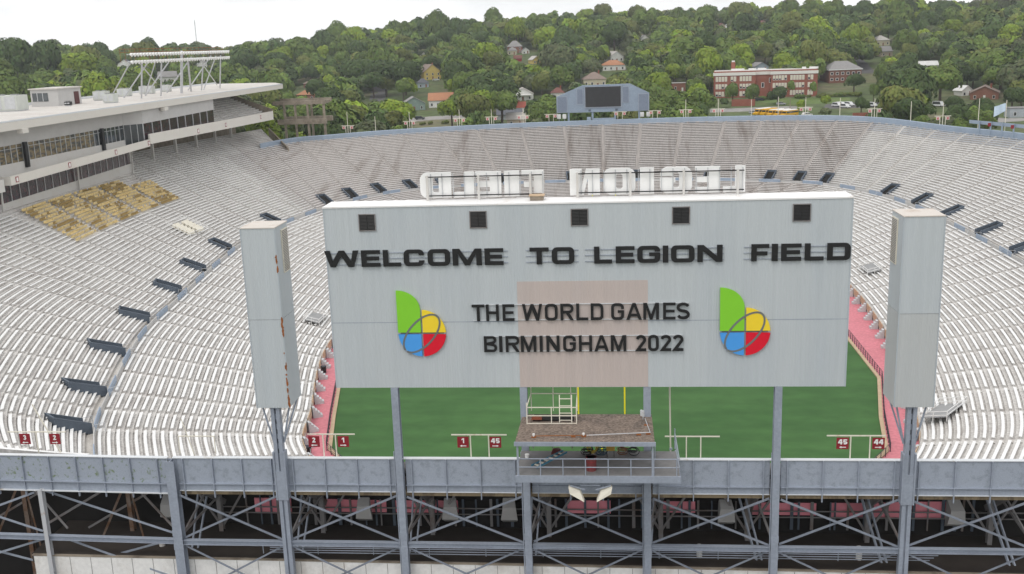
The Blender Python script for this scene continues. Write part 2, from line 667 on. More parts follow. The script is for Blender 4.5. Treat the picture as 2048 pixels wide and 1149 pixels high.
for n, (size, fn, t0, t1, u0, u1, far, pm, ti) in enumerate(bench_jobs):
    if n < 300 and size > 0 and not far:
        b = MB()
        c = fn(np.array([(u0+u1)/2]), t0)[0]
        b.mi = 0
        bench_into(b, fn, t0, t1, u0, u1, False)
        ob = b.build('stadium_bench', m_bench, None, c)
        side = 'west' if pm[0] < 0 else 'east'
        if pm[0] < 0:
            lab = ('white aluminium bench in the lower tier between the left walkway and pink apron' if ti == 0 else
                   'white aluminium bench in the upper tier outside the left walkway and dark entrances')
            grp = 'lower tier benches on the left' if ti == 0 else 'upper tier benches on the left'
        else:
            lab = ('white aluminium bench in the lower tier beyond the pink apron on the right' if ti == 0 else
                   'white aluminium bench in the upper tier above the right-hand dark entrances')
            grp = 'lower tier benches on the right' if ti == 0 else 'upper tier benches on the right'
        tag(ob, lab, 'bench', grp)
        br = MB()
        bb = MB()
        bench_into(bb, fn, t0, t1, u0, u1, True)
        nb = len(b.f)
        # brackets are the faces added after the plank
        used = sorted({i for f in bb.f[nb:] for i in f})
        mpv = {i: q for q, i in enumerate(used)}
        br.v = [bb.v[i] for i in used]
        br.f = [tuple(mpv[i] for i in f) for f in bb.f[nb:]]
        br.m = [0]*len(br.f)
        if br.f:
            w_ = dense(u0, u1)
            D_ = fn(w_, t1)-fn(w_, t0)
            Q_ = fn(w_, t0)+D_*.38+D_/np.hypot(D_[:, 0], D_[:, 1])[:, None]*.15
            for i in range(len(w_)-1):
                z_ = fn(w_[i:i+1], t0)[0][2]+.27
                br.bar((Q_[i][0], Q_[i][1], z_), (Q_[i+1][0], Q_[i+1][1], z_), .05, .05)
                br.m = [0]*len(br.f)
            br.build('bracket', m_bracket, ob)
    else:
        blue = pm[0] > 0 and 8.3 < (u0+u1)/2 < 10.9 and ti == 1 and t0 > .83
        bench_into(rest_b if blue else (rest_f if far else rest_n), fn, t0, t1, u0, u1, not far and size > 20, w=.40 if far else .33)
ob = rest_n.build('bench_rows', m_bench, stand)
ob['kind'] = 'stuff'
ob = rest_f.build('bench_rows', m_bench_far, stand)
ob['kind'] = 'stuff'
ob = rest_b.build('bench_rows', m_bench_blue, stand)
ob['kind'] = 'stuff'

# sheet under the near end, painted dark for the shade there
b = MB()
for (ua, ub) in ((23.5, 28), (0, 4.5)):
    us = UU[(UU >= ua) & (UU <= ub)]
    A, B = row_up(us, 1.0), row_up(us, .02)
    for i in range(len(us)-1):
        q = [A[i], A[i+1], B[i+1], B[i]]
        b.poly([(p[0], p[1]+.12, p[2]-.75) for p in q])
b.build('shade_soffit', m_stand_shade, stand)

# half steps in the aisles
bA, bF = MB(), MB()
for u in aisles:
    b = bF if 11 < u < 18.55 else bA
    for fn, ts in ((row_lo, lo_t), (row_up, up_t)):
        for k in range(len(ts)-1):
            if fn is row_up and k < 4 and vom_near(u) < 1e-6:
                continue
            w = .45*du_per_m(fn, ts[k], u)
            P = fn(np.array([u-w, u+w]), ts[k])
            Q = fn(np.array([u-w, u+w]), (ts[k]+ts[k+1])/2)
            N_ = fn(np.array([u-w, u+w]), ts[k+1])
            h = (N_[0][2]-P[0][2])/2
            if h < .02:
                continue
            lo = [Q[0], Q[1], N_[1], N_[0]]
            lo = [(p[0], p[1], P[0][2]) for p in lo]
            hi = [(p[0], p[1], P[0][2]+h) for p in lo]
            b.hexa(lo+hi)
for b, m_ in ((bA, m_conc), (bF, m_conc_far)):
    ob = b.build('aisle_steps', m_, stand)
    ob['kind'] = 'stuff'

# tunnel entrances: dark walls standing out of the upper tier
ordw = ['first', 'second', 'third', 'fourth', 'fifth', 'sixth', 'seventh', 'eighth', 'ninth', 'tenth', 'eleventh', 'twelfth', 'thirteenth', 'fourteenth', 'fifteenth']
leftV = [v for v in VOM if spline(v)[2] < 0]
rightV = [v for v in VOM if spline(v)[2] >= 0]
leftV = sorted(leftV, key=lambda v: proj(row_up(np.array([v]), 0)[0])[2])
rightV = sorted(rightV, key=lambda v: proj(row_up(np.array([v]), 0)[0])[2])
for lst, sidew in ((leftV, 'left'), (rightV, 'right')):
    for q, v in enumerate(lst):
        P0 = row_up(np.array([v]), 0)[0]
        P1 = row_up(np.array([v]), 4.3/N_UP)[0]
        ax = P1-P0
        Lh = hypot(ax[0], ax[1])
        dx = np.array([ax[0]/Lh, ax[1]/Lh, 0])
        sx = np.array([-dx[1], dx[0], 0])
        t = thing('tunnel_entrance', 'dark blue walled tunnel entrance, %s from the camera along the %s walkway' % (ordw[q], sidew), 'entrance', P0, 'dark entrances along the walkway')
        zt0, zt1 = P0[2]+.2, P1[2]+.45

        def cor(d, s_, z):
            p = P0+dx*d+sx*s_
            return (p[0], p[1], z)
        for sg in (-1, 1):
            w = MB()
            a, c = sg*.98, sg*1.2
            lo, hi = min(a, c), max(a, c)
            w.hexa([cor(-.15, lo, 7.9), cor(-.15, hi, 7.9), cor(Lh, hi, P1[2]-.8), cor(Lh, lo, P1[2]-.8),
                    cor(-.15, lo, zt0+.55), cor(-.15, hi, zt0+.55), cor(Lh, hi, zt1+.15), cor(Lh, lo, zt1+.15)])
            w.build('side_wall', m_navy, t)
        w = MB()
        w.hexa([cor(Lh-.2, -.97, 7.9), cor(Lh-.2, .97, 7.9), cor(Lh-.02, .97, 7.9), cor(Lh-.02, -.97, 7.9),
                cor(Lh-.2, -.97, zt1+.1), cor(Lh-.2, .97, zt1+.1), cor(Lh-.02, .97, zt1+.1), cor(Lh-.02, -.97, zt1+.1)])
        w.build('end_wall', m_navy, t)
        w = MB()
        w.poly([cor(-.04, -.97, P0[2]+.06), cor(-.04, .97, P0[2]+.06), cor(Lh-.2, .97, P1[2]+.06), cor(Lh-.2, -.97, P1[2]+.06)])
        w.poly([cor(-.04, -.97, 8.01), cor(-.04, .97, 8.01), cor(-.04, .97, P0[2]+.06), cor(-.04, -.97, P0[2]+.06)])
        w.build('tunnel_shade_floor', m_dark, t)  # dark sheet over the steps, painting the shade of the tunnel mouth
        for sg in (-1.5, 1.5):
            w = MB()
            for z in (.45, .95):
                w.tube(cor(-.1, sg, 8+z), cor(-1.3, sg, 8+z), .03, 5)
            for d in (-.1, -1.3):
                w.tube(cor(d, sg, 8), cor(d, sg, 8.98), .03, 5)
            w.build('handrail', m_galv, t)

# low wall of panels on the field side of the walkway
wall = thing('walkway_barrier', 'long low blue grey panel barrier curving along the walkway between the two tiers', 'barrier')
s = arc[0]+40
pi_ = 0
mats = (m_blue, m_greywall)
while s < arc[-1]-34:
    ua, ub = np.interp(s, arc, fine_u), np.interp(s+5.6, arc, fine_u)
    us = dense(float(ua), float(ub))
    A = row_lo(us, T_LO_END+.002)
    B = row_lo(us, T_LO_END+.007)
    w = MB()
    for i in range(len(us)-1):
        lo = [A[i], A[i+1], B[i+1], B[i]]
        w.hexa([(p[0], p[1], Z_WALK-.3) for p in lo]+[(p[0], p[1], Z_WALK+(.85 if pi_ % 2 == 0 else .6)) for p in lo])
    if pi_ < 95:
        w.build('panel', mats[pi_ % 2], wall)
    pi_ += 1
    s += 5.75

# ------------------------------------------------------------------ lettering
def arcp(cx, cy, r, a0, a1, n=7, ry=None):
    ry = ry or r
    return [(cx+r*cos(radians(a0+(a1-a0)*i/n)), cy+ry*sin(radians(a0+(a1-a0)*i/n))) for i in range(n+1)]


def rrect(x0, y0, x1, y1, r, corners='abcd'):
    """a lower-left b lower-right c upper-right d upper-left rounded; counter-clockwise"""
    p = []
    p += arcp(x0+r, y0+r, r, 180, 270) if 'a' in corners else [(x0, y0)]
    p += arcp(x1-r, y0+r, r, 270, 360) if 'b' in corners else [(x1, y0)]
    p += arcp(x1-r, y1-r, r, 0, 90) if 'c' in corners else [(x1, y1)]
    p += arcp(x0+r, y1-r, r, 90, 180) if 'd' in corners else [(x0, y1)]
    return p


def stroke(path, w):
    """open centre line to a closed outline"""
    P = []
    for x, y in path:
        if not P or hypot(P[-1].x-x, P[-1].y-y) > 1e-5:
            P.append(Vector((x, y)))
    L, R_ = [], []
    for i, p in enumerate(P):
        if i == 0:
            d = (P[1]-P[0]).normalized()
            n = Vector((-d.y, d.x))
            m = n
        elif i == len(P)-1:
            d = (P[-1]-P[-2]).normalized()
            m = Vector((-d.y, d.x))
        else:
            d0, d1 = (p-P[i-1]).normalized(), (P[i+1]-p).normalized()
            n0, n1 = Vector((-d0.y, d0.x)), Vector((-d1.y, d1.x))
            m = (n0+n1).normalized()
            m = m/max(.4, m.dot(n0))
        L.append(tuple(p+m*w/2))
        R_.append(tuple(p-m*w/2))
    return L+R_[::-1]


def glyph(ch, W_, H, v, h, r):
    """outlines of one capital: width, height, upright and bar thickness, corner radius"""
    m = H/2
    if ch == 'I':
        return [[(0, 0), (W_, 0), (W_, H), (0, H)]]
    if ch == 'L':
        return [[(0, 0), (W_, 0), (W_, h), (v, h), (v, H), (0, H)]]
    if ch == 'T':
        c = W_/2
        return [[(c-v/2, 0), (c+v/2, 0), (c+v/2, H-h), (W_, H-h), (W_, H), (0, H), (0, H-h), (c-v/2, H-h)]]
    if ch == 'H':
        return [[(0, 0), (v, 0), (v, m-h/2), (W_-v, m-h/2), (W_-v, 0), (W_, 0), (W_, H), (W_-v, H), (W_-v, m+h/2), (v, m+h/2), (v, H), (0, H)]]
    if ch == 'E':
        return [[(0, 0), (W_, 0), (W_, h), (v, h), (v, m-h/2), (W_*.93, m-h/2), (W_*.93, m+h/2), (v, m+h/2), (v, H-h), (W_, H-h), (W_, H), (0, H)]]
    if ch == 'F':
        return [[(0, 0), (v, 0), (v, m-h*.7), (W_*.9, m-h*.7), (W_*.9, m+h*.3), (v, m+h*.3), (v, H-h), (W_, H-h), (W_, H), (0, H)]]
    if ch == 'N':
        return [[(0, 0), (v, 0), (v, H*.66), (W_-v*1.15, 0), (W_, 0), (W_, H), (W_-v, H), (W_-v, H*.34), (v*1.15, H), (0, H)]]
    if ch == 'M':
        c = W_/2
        return [[(0, 0), (v, 0), (v, H*.72), (c-v*.45, 0), (c+v*.45, 0), (W_-v, H*.72), (W_-v, 0), (W_, 0), (W_, H), (W_-v*1.25, H), (c, H*.32), (v*1.25, H), (0, H)]]
    if ch == 'W':
        c = W_/2
        q = W_*.23
        return [[(q-v*.45, 0), (q+v*.5, 0), (c, H*.66), (W_-q-v*.5, 0), (W_-q+v*.45, 0), (W_, H), (W_-v*1.02, H), (W_-q, H*.36), (c+v*.5, H), (c-v*.5, H), (q, H*.36), (v*1.02, H), (0, H)]]
    if ch == 'A':
        c = W_/2
        return [[(0, 0), (v*1.05, 0), (v*1.05+.1*W_, H*.2), (W_-v*1.05-.1*W_, H*.2), (W_-v*1.05, 0), (W_, 0), (c+v*.55, H), (c-v*.55, H)],
                [(c-W_*.19, H*.2+h), (c+W_*.19, H*.2+h), (c, H*.8)]]
    if ch in 'O0':
        return [rrect(0, 0, W_, H, r), rrect(v, h, W_-v, H-h, max(.02, r-min(v, h)))]
    if ch == 'D':
        return [rrect(0, 0, W_, H, r, 'bc'), rrect(v, h, W_-v, H-h, max(.02, r-min(v, h)), 'bc')]
    if ch in 'CG':
        i = max(.02, r-min(v, h))
        outer = [(W_, H*.66), (W_, H-r)]+arcp(W_-r, H-r, r, 0, 90)[1:]+arcp(r, H-r, r, 90, 180)+arcp(r, r, r, 180, 270)+arcp(W_-r, r, r, 270, 360)
        inn = arcp(W_-v-i, h+i, i, 360, 270)+arcp(v+i, h+i, i, 270, 180)+arcp(v+i, H-h-i, i, 180, 90)+arcp(W_-v-i, H-h-i, i, 90, 0)
        if ch == 'C':
            return [outer+[(W_, H*.34), (W_-v, H*.34)]+inn+[(W_-v, H*.66)]]
        return [outer+[(W_, m+h*.45), (W_*.52, m+h*.45), (W_*.52, m-h*.45), (W_-v, m-h*.45)]+inn+[(W_-v, H*.66)]]
    if ch == 'R':
        y = H*.42
        rr = (H-y)/2
        out = [(0, 0), (v, 0), (v, y), (W_*.42, y), (W_-v*1.12, 0), (W_, 0), (W_*.68, y+h*.15)]+arcp(W_-rr, y+rr, rr, -60, 90)+[(0, H)]
        ri = max(.02, rr-h)
        return [out, [(v, y+h), ]+arcp(W_-rr, y+rr, ri, -90, 90)+[(v, H-h)]]
    if ch == 'B':
        y = H*.52
        r1, r2 = y/2, (H-y)/2
        out = [(0, 0)]+arcp(W_-r1, r1, r1, -90, 70)+arcp(W_-r2-.04*W_, y+r2, r2, -60, 90)+[(0, H)]
        a, c = r1-h*.9, r2-h*.9
        return [out, [(v, h)]+arcp(W_-r1-.02, r1, a, -80, 80)+[(v, y-h*.45)], [(v, y+h*.45)]+arcp(W_-r2-.04*W_-.02, y+r2, c, -80, 80)+[(v, H-h)]]
    if ch == 'S':
        w = (v+h)/2
        a = (W_-w)/2
        b_ = (H-w)/4
        c = W_/2
        path = arcp(c, w/2+b_, a, 200, 360, 8, b_)+arcp(c, w/2+b_, a, 0, 75, 4, b_)
        path += arcp(c, H-w/2-b_, a, 255, 180, 4, b_)+arcp(c, H-w/2-b_, a, 180, 20, 8, b_)
        return [stroke(path, w)]
    if ch == '2':
        w = (v+h)/2
        a = (W_-w)/2
        c = W_/2
        b_ = H*.28-w/2
        path = arcp(c, H-w/2-b_, a, 170, -40, 9, b_)+[(w*.7, w*.5), (W_, w*.5)]
        return [stroke(path, w)]
    if ch == '1':
        return [[(W_*.4, 0), (W_*.4+v, 0), (W_*.4+v, H), (W_*.4, H), (0, H*.8), (0, H*.58), (W_*.4, H*.76)]]
    if ch == '3':
        w = (v+h)/2
        a = (W_-w)/2
        c = W_/2
        b_ = (H-w)/4
        path = arcp(c, H-w/2-b_, a, 160, -70, 9, b_)+arcp(c, w/2+b_, a, 70, -160, 9, b_)
        return [stroke(path, w)]
    if ch == '4':
        return [[(W_*.55, 0), (W_*.55+v, 0), (W_*.55+v, H*.22), (W_, H*.22), (W_, H*.22+h), (W_*.55+v, H*.22+h), (W_*.55+v, H), (W_*.45, H), (0, H*.22+h), (0, H*.22), (W_*.55, H*.22)],
                [(v, H*.22+h), (W_*.55, H*.22+h), (W_*.55, H*.72)]]
    if ch == '5':
        w = (v+h)/2
        return [stroke([(W_*.92, H-w/2), (w/2+.08*W_, H-w/2), (w/2+.02*W_, H*.5)]+arcp(W_/2, H*.31, (W_-w)/2, 118, -150, 11, H*.31-w/2), w)]
    raise ValueError(ch)


def flat_letter(name, polys, origin, ex, ey, depth, material, parent):
    """polys (outline, then holes) in the plane origin+ex*x+ey*y, pushed out by depth along ex x ey"""
    cu = bpy.data.curves.new('outline', 'CURVE')
    cu.dimensions = '2D'
    cu.fill_mode = 'BOTH'
    cu.extrude = depth/2
    for P in polys:
        sp = cu.splines.new('POLY')
        sp.points.add(len(P)-1)
        for q, (x, y) in zip(sp.points, P):
            q.co = (x, y, 0, 1)
        sp.use_cyclic_u = True
    tmp = bpy.data.objects.new('outline', cu)
    me = bpy.data.meshes.new_from_object(tmp)
    bpy.data.objects.remove(tmp)
    bpy.data.curves.remove(cu)
    me.name = name
    ex, ey = Vector(ex), Vector(ey)
    ez = ex.cross(ey)
    o3 = Vector([float(c) for c in origin])+ez*depth/2
    base = wloc(parent)
    for w in me.vertices:
        w.co = o3+ex*w.co.x+ey*w.co.y+ez*w.co.z-base
    me.materials.clear()
    me.materials.append(material)
    me.update()
    o = bpy.data.objects.new(name, me)
    COL.objects.link(o)
    o.parent = parent
    return o


EXV, EZV = (1, 0, 0), (0, 0, 1)
m_rustpost = mat('rusty_post', (.21, .16, .13), .8, .15, 1.5, col2=(.15, .08, .045), thr=(.42, .6))

# ------------------------------------------------------------------ main scoreboard
BY = 54.15
BX0, BX1, BZ0, BZ1 = -14.35, 13.72, 26.46, 36.72
board = thing('scoreboard', 'huge grey corrugated sign board with black WELCOME lettering and two coloured emblems', 'scoreboard', (0, BY, BZ0))
b = MB()
b.box(BX0, BX1, BY, BY+1.9, BZ0, BZ1)
b.build('panel_box', m_board, board)
b = MB()
b.box(BX0-.04, BX1+.04, BY-.04, BY+1.95, BZ1, BZ1+.08)
b.build('top_cover', m_roofwhite, board)
b = MB()
px0, px1 = on_y(1037, 665, BY)[0], on_y(1296, 665, BY)[0]
b.box(px0, px1, BY-.012, BY-.002, BZ0+.02, on_y(1166, 562, BY)[2])
b.build('beige_patch', m_patch, board)
for (x0, x1, z) in ((BX0, px0, on_y(720, 646, BY)[2]), (px1, BX1, on_y(1600, 639, BY)[2])):
    b = MB()
    b.box(x0+.02, x1-.02, BY-.006, BY-.001, z-.02, z+.02)
    b.build('sheet_seam', m_steel, board)
for px in (BX0, BX1):
    b = MB()
    b.box(px-.035, px+.035, BY-.02, BY+.04, BZ0, BZ1-.01)
    b.build('corner_trim', m_board_side, board)
# louvred vents
for cx, cyy in ((734.5, 445.5), (956.5, 439.5), (1159, 435), (1362, 431), (1603.5, 425.5)):
    c = on_y(cx, cyy, BY)
    v = MB()
    s = .47
    for (a0, a1, c0, c1) in ((-s, s, s-.05, s), (-s, s, -s, -s+.05), (-s, -s+.05, -s+.05, s-.05), (s-.05, s, -s+.05, s-.05)):
        v.box(c[0]+a0, c[0]+a1, BY-.06, BY-.003, c[2]+c0, c[2]+c1)
    vf = v.build('vent', m_steel_dk, board)
    v = MB()
    v.box(c[0]-s+.05, c[0]+s-.05, BY-.012, BY-.004, c[2]-s+.05, c[2]+s-.05)
    for k in range(11):
        z = c[2]-s+.1+k*.077
        v.hexa([(c[0]-s+.06, BY-.05, z), (c[0]+s-.06, BY-.05, z), (c[0]+s-.06, BY-.014, z+.05), (c[0]-s+.06, BY-.014, z+.05),
                (c[0]-s+.06, BY-.05, z+.012), (c[0]+s-.06, BY-.05, z+.012), (c[0]+s-.06, BY-.014, z+.062), (c[0]-s+.06, BY-.014, z+.062)])
    v.box(c[0]-.012, c[0]+.012, BY-.058, BY-.05, c[2]-s+.05, c[2]+s-.05)
    v.build('louvre', m_black, vf)


def LX(x):      # reading of the left half of the board -> pixel
    return 640+x/2.735


def RX(x):
    return 1170+x/2.736


WEL = [('W', LX(28), LX(214)), ('E', LX(228), LX(331)), ('L', LX(347), LX(443)), ('C', LX(460), LX(571)), ('O', LX(591), LX(713)), ('M', LX(727), LX(886)), ('E', LX(902), LX(1004)),
       ('T', LX(1148), LX(1252)), ('O', LX(1269), LX(1392)),
       ('L', RX(50), RX(148)), ('E', RX(168), RX(271)), ('G', RX(286), RX(411)), ('I', RX(425), RX(455)), ('O', RX(470), RX(598)), ('N', RX(614), RX(751)),
       ('F', RX(908), RX(1005)), ('I', RX(1020), RX(1053)), ('E', RX(1071), RX(1181)), ('L', RX(1200), RX(1303)), ('D', RX(1322), RX(1450))]
z0 = on_y(1166, 525, BY)[2]
zh = .915
ZB = on_y(LX(500), 370+443/2.735, BY)[2]
for ch, a, c in WEL:
    xa, xc = on_y(a, 515, BY)[0], on_y(c, 515, BY)[0]
    Wd = xc-xa
    v_ = Wd if ch == 'I' else (.285 if ch not in 'WM' else .30)
    flat_letter('letter', glyph(ch, Wd, zh, v_, .205, .27), (xa, BY-.05, ZB), EXV, EZV, .09, m_black, board)
rails = MB()
for (a, c) in ((660, 1016), (1052, 1157), (1170, 1448), (1487, 1700)):
    xa, xc = on_y(a, 515, BY)[0], on_y(c, 515, BY)[0]
    for f in (.1, .46, .8):
        rails.box(xa, xc, BY-.045, BY-.015, ZB+zh*f, ZB+zh*f+.035)
rails.build('letter_rail', m_steel, board)

DIN1 = [('T', 946.1, 971.0), ('H', 974.1, 999.5), ('E', 1006.9, 1030.3), ('W', 1046.0, 1085.6), ('O', 1090.9, 1116.3), ('R', 1121.9, 1148.2), ('L', 1153.4, 1177.0), ('D', 1182.1, 1207.3), ('G', 1222.6, 1248.2), ('A', 1252.7, 1283.7), ('M', 1286.6, 1317.8), ('E', 1325.9, 1350.6), ('S', 1352.8, 1379.1)]
DIN2 = [('B', 967.4, 993.5), ('I', 997.7, 1004.2), ('R', 1010.8, 1038.4), ('M', 1041.1, 1072.1), ('I', 1078.8, 1084.9), ('N', 1092.3, 1118.6), ('G', 1125.8, 1151.1), ('H', 1157.4, 1183.7), ('A', 1188.2, 1217.4), ('M', 1221.2, 1252.2), ('2', 1271.3, 1292.2), ('0', 1296.0, 1317.4), ('2', 1320.7, 1342.1), ('2', 1345.4, 1366.8)]
rl = MB()
for row, ym, hz in ((DIN1, (642.5, 637), .93), (DIN2, (704.5, 700), .91)):
    zb = (on_y(960, ym[0], BY)[2]+on_y(1360, ym[1], BY)[2])/2
    for ch, a, c in row:
        xa, xc = on_y(a, 660, BY)[0], on_y(c, 660, BY)[0]
        Wd = xc-xa
        flat_letter('letter', glyph(ch, Wd, hz, Wd if ch == 'I' else .155, .145, min(.25, Wd*.46)), (xa, BY-.075, zb), EXV, EZV, .08, m_black, board)
    xa, xc = on_y(row[0][1], 660, BY)[0], on_y(row[-1][2], 660, BY)[0]
    for f in (.03, .97):
        rl.box(xa+.05, xc-.05, BY-.07, BY-.035, zb+hz*f-.02, zb+hz*f+.02)
rl.build('letter_rail', m_lightedge, board)

# the two emblems: leaf and three quarters of a disc, split by a slanting ring
for (cx, cyy, lab) in ((845, 666, 'left'), (1489.7, 662.6, 'right')):
    c = on_y(cx, cyy, BY)
    cx3, cz3 = c[0], c[2]
    r = 1.345
    g = .05
    D = .07
    org = (cx3, BY-.055, cz3)
    em = MB()
    em.box(cx3-.9*r, cx3+.9*r, BY-.05, BY-.03, cz3-.02*r, cz3+.02*r)
    emb = em.build('emblem', m_ring, board)
    leaf = [(-r, g), (-g, g), (-g, r*1.0)]+arcp(-r, r*1.0, r-g, 0, 90, 14, r*.82)[1:]
    flat_letter('green_leaf', [leaf], org, EXV, EZV, D, m_green, emb)
    flat_letter('yellow_quarter', [[(g, g), (r, g)]+arcp(0, 0, r*.99, 3, 88, 16)[0:]], org, EXV, EZV, D, m_yellow, emb)
    flat_letter('blue_quarter', [[(-g, -g), (-r, -g)]+arcp(0, 0, r*.99, 182, 268, 16)], org, EXV, EZV, D, m_blueL, emb)
    flat_letter('red_quarter', [[(g, -g), (g, -r*.99)]+arcp(0, 0, r*.99, 272, 357, 16)], org, EXV, EZV, D, m_red, emb)
    a, bb_, ang = r*1.0, r*.50, radians(47)
    N_ = 72

    def ell(k, s_):
        t_ = 2*pi*k/N_
        x, y = (a+s_)*cos(t_), (bb_+s_)*sin(t_)
        return x*cos(ang)-y*sin(ang)-.02*r, x*sin(ang)+y*cos(ang)-.01*r

    def inside(p):
        x, y = p
        return hypot(x, y) < r*1.06 or (x < 0 and 0 < y < 1.6*r and x > -r)
    w = MB()
    y1, y2 = BY-.055-D-.012, BY-.055-D+.004
    for k in range(N_):
        q = [ell(k, -.055), ell(k+1, -.055), ell(k+1, .055), ell(k, .055)]
        if not all(inside(p) for p in q):
            continue
        w.hexa([(cx3+x, y1, cz3+y) for x, y in (q[0], q[1], q[2], q[3])]+[(cx3+x, y2, cz3+y) for x, y in (q[0], q[1], q[2], q[3])])
    w.build('ring_line', m_ring, emb)

# letters on the roof facing the field: seen from behind
RY = 56.0
# list in our reading order (mirrored word, from our left)
PXL = [('D', 841, 903), ('L', 907, 949), ('E', 952, 1003), ('I', 1009, 1039), ('F', 1044, 1088),
       ('N', 1140, 1200), ('O', 1207, 1271), ('I', 1280, 1308), ('G', 1320, 1384), ('E', 1390, 1440), ('L', 1446, 1490)]
for wi, (word, part, lab) in enumerate((('FIELD', PXL[:5], 'white rooftop letters of FIELD seen from behind on a grey frame'),
                                        ('LEGION', PXL[5:], 'white rooftop letters of LEGION seen from behind on a grey frame'))):
    xs = [(on_y(a, 385, RY)[0], on_y(c, 385, RY)[0]) for _, a, c in part]
    t = thing('roof_letter_sign', lab, 'letter sign', (xs[0][0], RY, BZ1+.08))
    zb = BZ1+.18
    for (ch, _, _), (xa, xc) in zip(part, xs):
        Wd = xc-xa
        H = 1.42
        # built facing the field: x runs towards -X
        flat_letter('letter', glyph(ch, Wd, H, Wd if ch == 'I' else Wd*(.45 if ch in 'LFE' else .40), .30, .42), (xc, RY-.02, zb), (-1, 0, 0), EZV, .14, m_white, t)
    f = MB()
    for z in (zb+.12, zb+1.16):
        f.box(xs[0][0]+.35, xs[-1][1]-.08, RY-.20, RY-.13, z, z+.055)
    f.build('rail', m_black, t)
    f = MB()
    n = 3 if wi == 0 else 4
    for k in range(n):
        x = xs[0][0]+.42+(xs[-1][1]-xs[0][0]-.85)*k/(n-1) if wi else xs[0][0]+.45+k*(2.85)
        f.box(x-.06, x+.06, RY-.36, RY-.22, BZ1+.08, zb+1.28)
    f.build('post', m_plaster, t)
    f = MB()
    x = xs[0][0]+.62
    while x < xs[-1][1]:
        f.box(x-.02, x+.02, RY-.08, RY-.024, zb+.05, zb+1.36)
        x += .62
    f.build('stiffener', m_frame, t)
b = MB()
c = on_y(1074, 398, 55.2)
b.box(c[0]-.36, c[0]+.36, 54.9, 55.5, BZ1+.09, BZ1+.33)
hb = b.build('roof_hatch_box', m_oldconc)
b = MB()
b.box(c[0]-.42, c[0]+.42, 54.85, 55.56, BZ1+.332, BZ1+.37)
b.build('lid', m_tan, hb)
tag(hb, 'small wooden lidded box on top of the big sign board', 'box')

# ------------------------------------------------------------------ side towers
for (x0, x1, sgn, lab) in ((-19.02, -17.1, 1, 'tall grey speaker tower with rust streaks, left of the big board'), (16.27, 18.33, -1, 'tall clean grey speaker tower, right of the big board')):
    t = thing('speaker_tower', lab, 'tower', ((x0+x1)/2, 54.2, 25.33))
    zt, zb = 35.72, 25.35
    y0, y1 = 53.9, 56.15
    zm = 30.55
    for (za, zc) in ((zb, zm-.012), (zm+.012, zt)):
        w = MB()
        w.box(x0, x1, y0, y1, za, zc)
        w.build('cladding', m_board_low if za == zb and sgn < 0 else m_board, t)
    w = MB()
    w.box(x0+.03, x1-.03, y0+.03, y1-.03, zm-.02, zm+.02)
    w.build('seam', m_steel_dk, t)
    w = MB()
    w.box(x0-.03, x1+.03, y0-.03, y1+.03, zt, zt+.05)
    w.build('top_cover', m_tancap, t)
    xi = x1 if sgn > 0 else x0
    w = MB()
    w.box(min(xi, xi+sgn*.06), max(xi, xi+sgn*.06), 54.9, 55.95, 33.0, 35.45)
    lf = w.build('louvre', m_cream, t)
    w = MB()
    for k in range(26):
        z = 33.08+k*.09
        w.box(min(xi+sgn*.062, xi+sgn*.075), max(xi+sgn*.062, xi+sgn*.075), 54.96, 55.89, z, z+.045)
    w.build('slat', m_steel_dk, lf)
    # corner trim
    w = MB()
    for xx in (x0, x1):
        w.box(xx-.03, xx+.03, y0-.02, y0-.002, zb, zt-.01)
    w.build('corner_trim', m_board_side, t)
    if sgn > 0:
        w = MB()
        rr = random.Random(4)
        for k in range(34):
            z = zb+.15+rr.random()**1.6*6.0 if k < 28 else 33.2+rr.random()*1.2
            h = .05+rr.random()*.2
            dx = rr.random()*.07
            n0 = len(w.v)
            ring = []
            for i in range(8):
                an = 2*pi*i/8
                ring.append((x1-.05+dx+cos(an)*(.025+.045*rr.random()), y0-.021-k*.0004, z+sin(an)*h*(.6+.4*rr.random())))
            w.prism(ring, (0, -.003, 0))
        w.build('rust_patch', m_rust, t)
    # pole of two channels with a slotted web
    xc = (x0+x1)/2+.0
    w = MB()
    w.box(xc-.26, xc-.05, 54.05, 54.45, 6, zb)
    w.box(xc+.05, xc+.26, 54.05, 54.45, 6, zb)
    w.box(xc-.05, xc+.05, 54.16, 54.2, 6, zb)
    pole = w.build('pole', m_steel, t)
    w = MB()
    for k in range(5):
        z = 22.5+k*.6
        w.box(xc-.02, xc+.02, 54.13, 54.158, z, z+.26)
    w.build('slot', m_dark, pole)
    w = MB()
    w.box(xc-.36, xc-.27, 53.98, 54.5, 19.6, 22.6)
    w.box(xc+.27, xc+.36, 53.98, 54.5, 19.6, 22.6)
    w.box(xc-.26, xc+.26, 54.0, 54.04, 19.6, 21.4)
    w.build('splice_plate', m_steel, t)
    for dx, dy in ((-.8, .2), (.8, .2), (.8, 1.9)):
        w = MB()
        w.tube((xc+sgn*dx, 54.1+dy, zb), (xc+sgn*.3*(1 if dx > 0 else -1), 54.3, 23.1), .055, 6)
        w.build('strut', m_steel, t)

# ------------------------------------------------------------------ steel frame of the near end
def ibeam(b, p, q, d=.42, w=.40, tf=.04, up=(0, 1, 0)):
    p, q = Vector(p), Vector(q)
    u = Vector(up)
    h = d/2
    for s in (-1, 1):
        b.bar(p+u*(s*h), q+u*(s*h), w, tf, up)
    b.bar(p, q, .03, d-tf-.01, up)


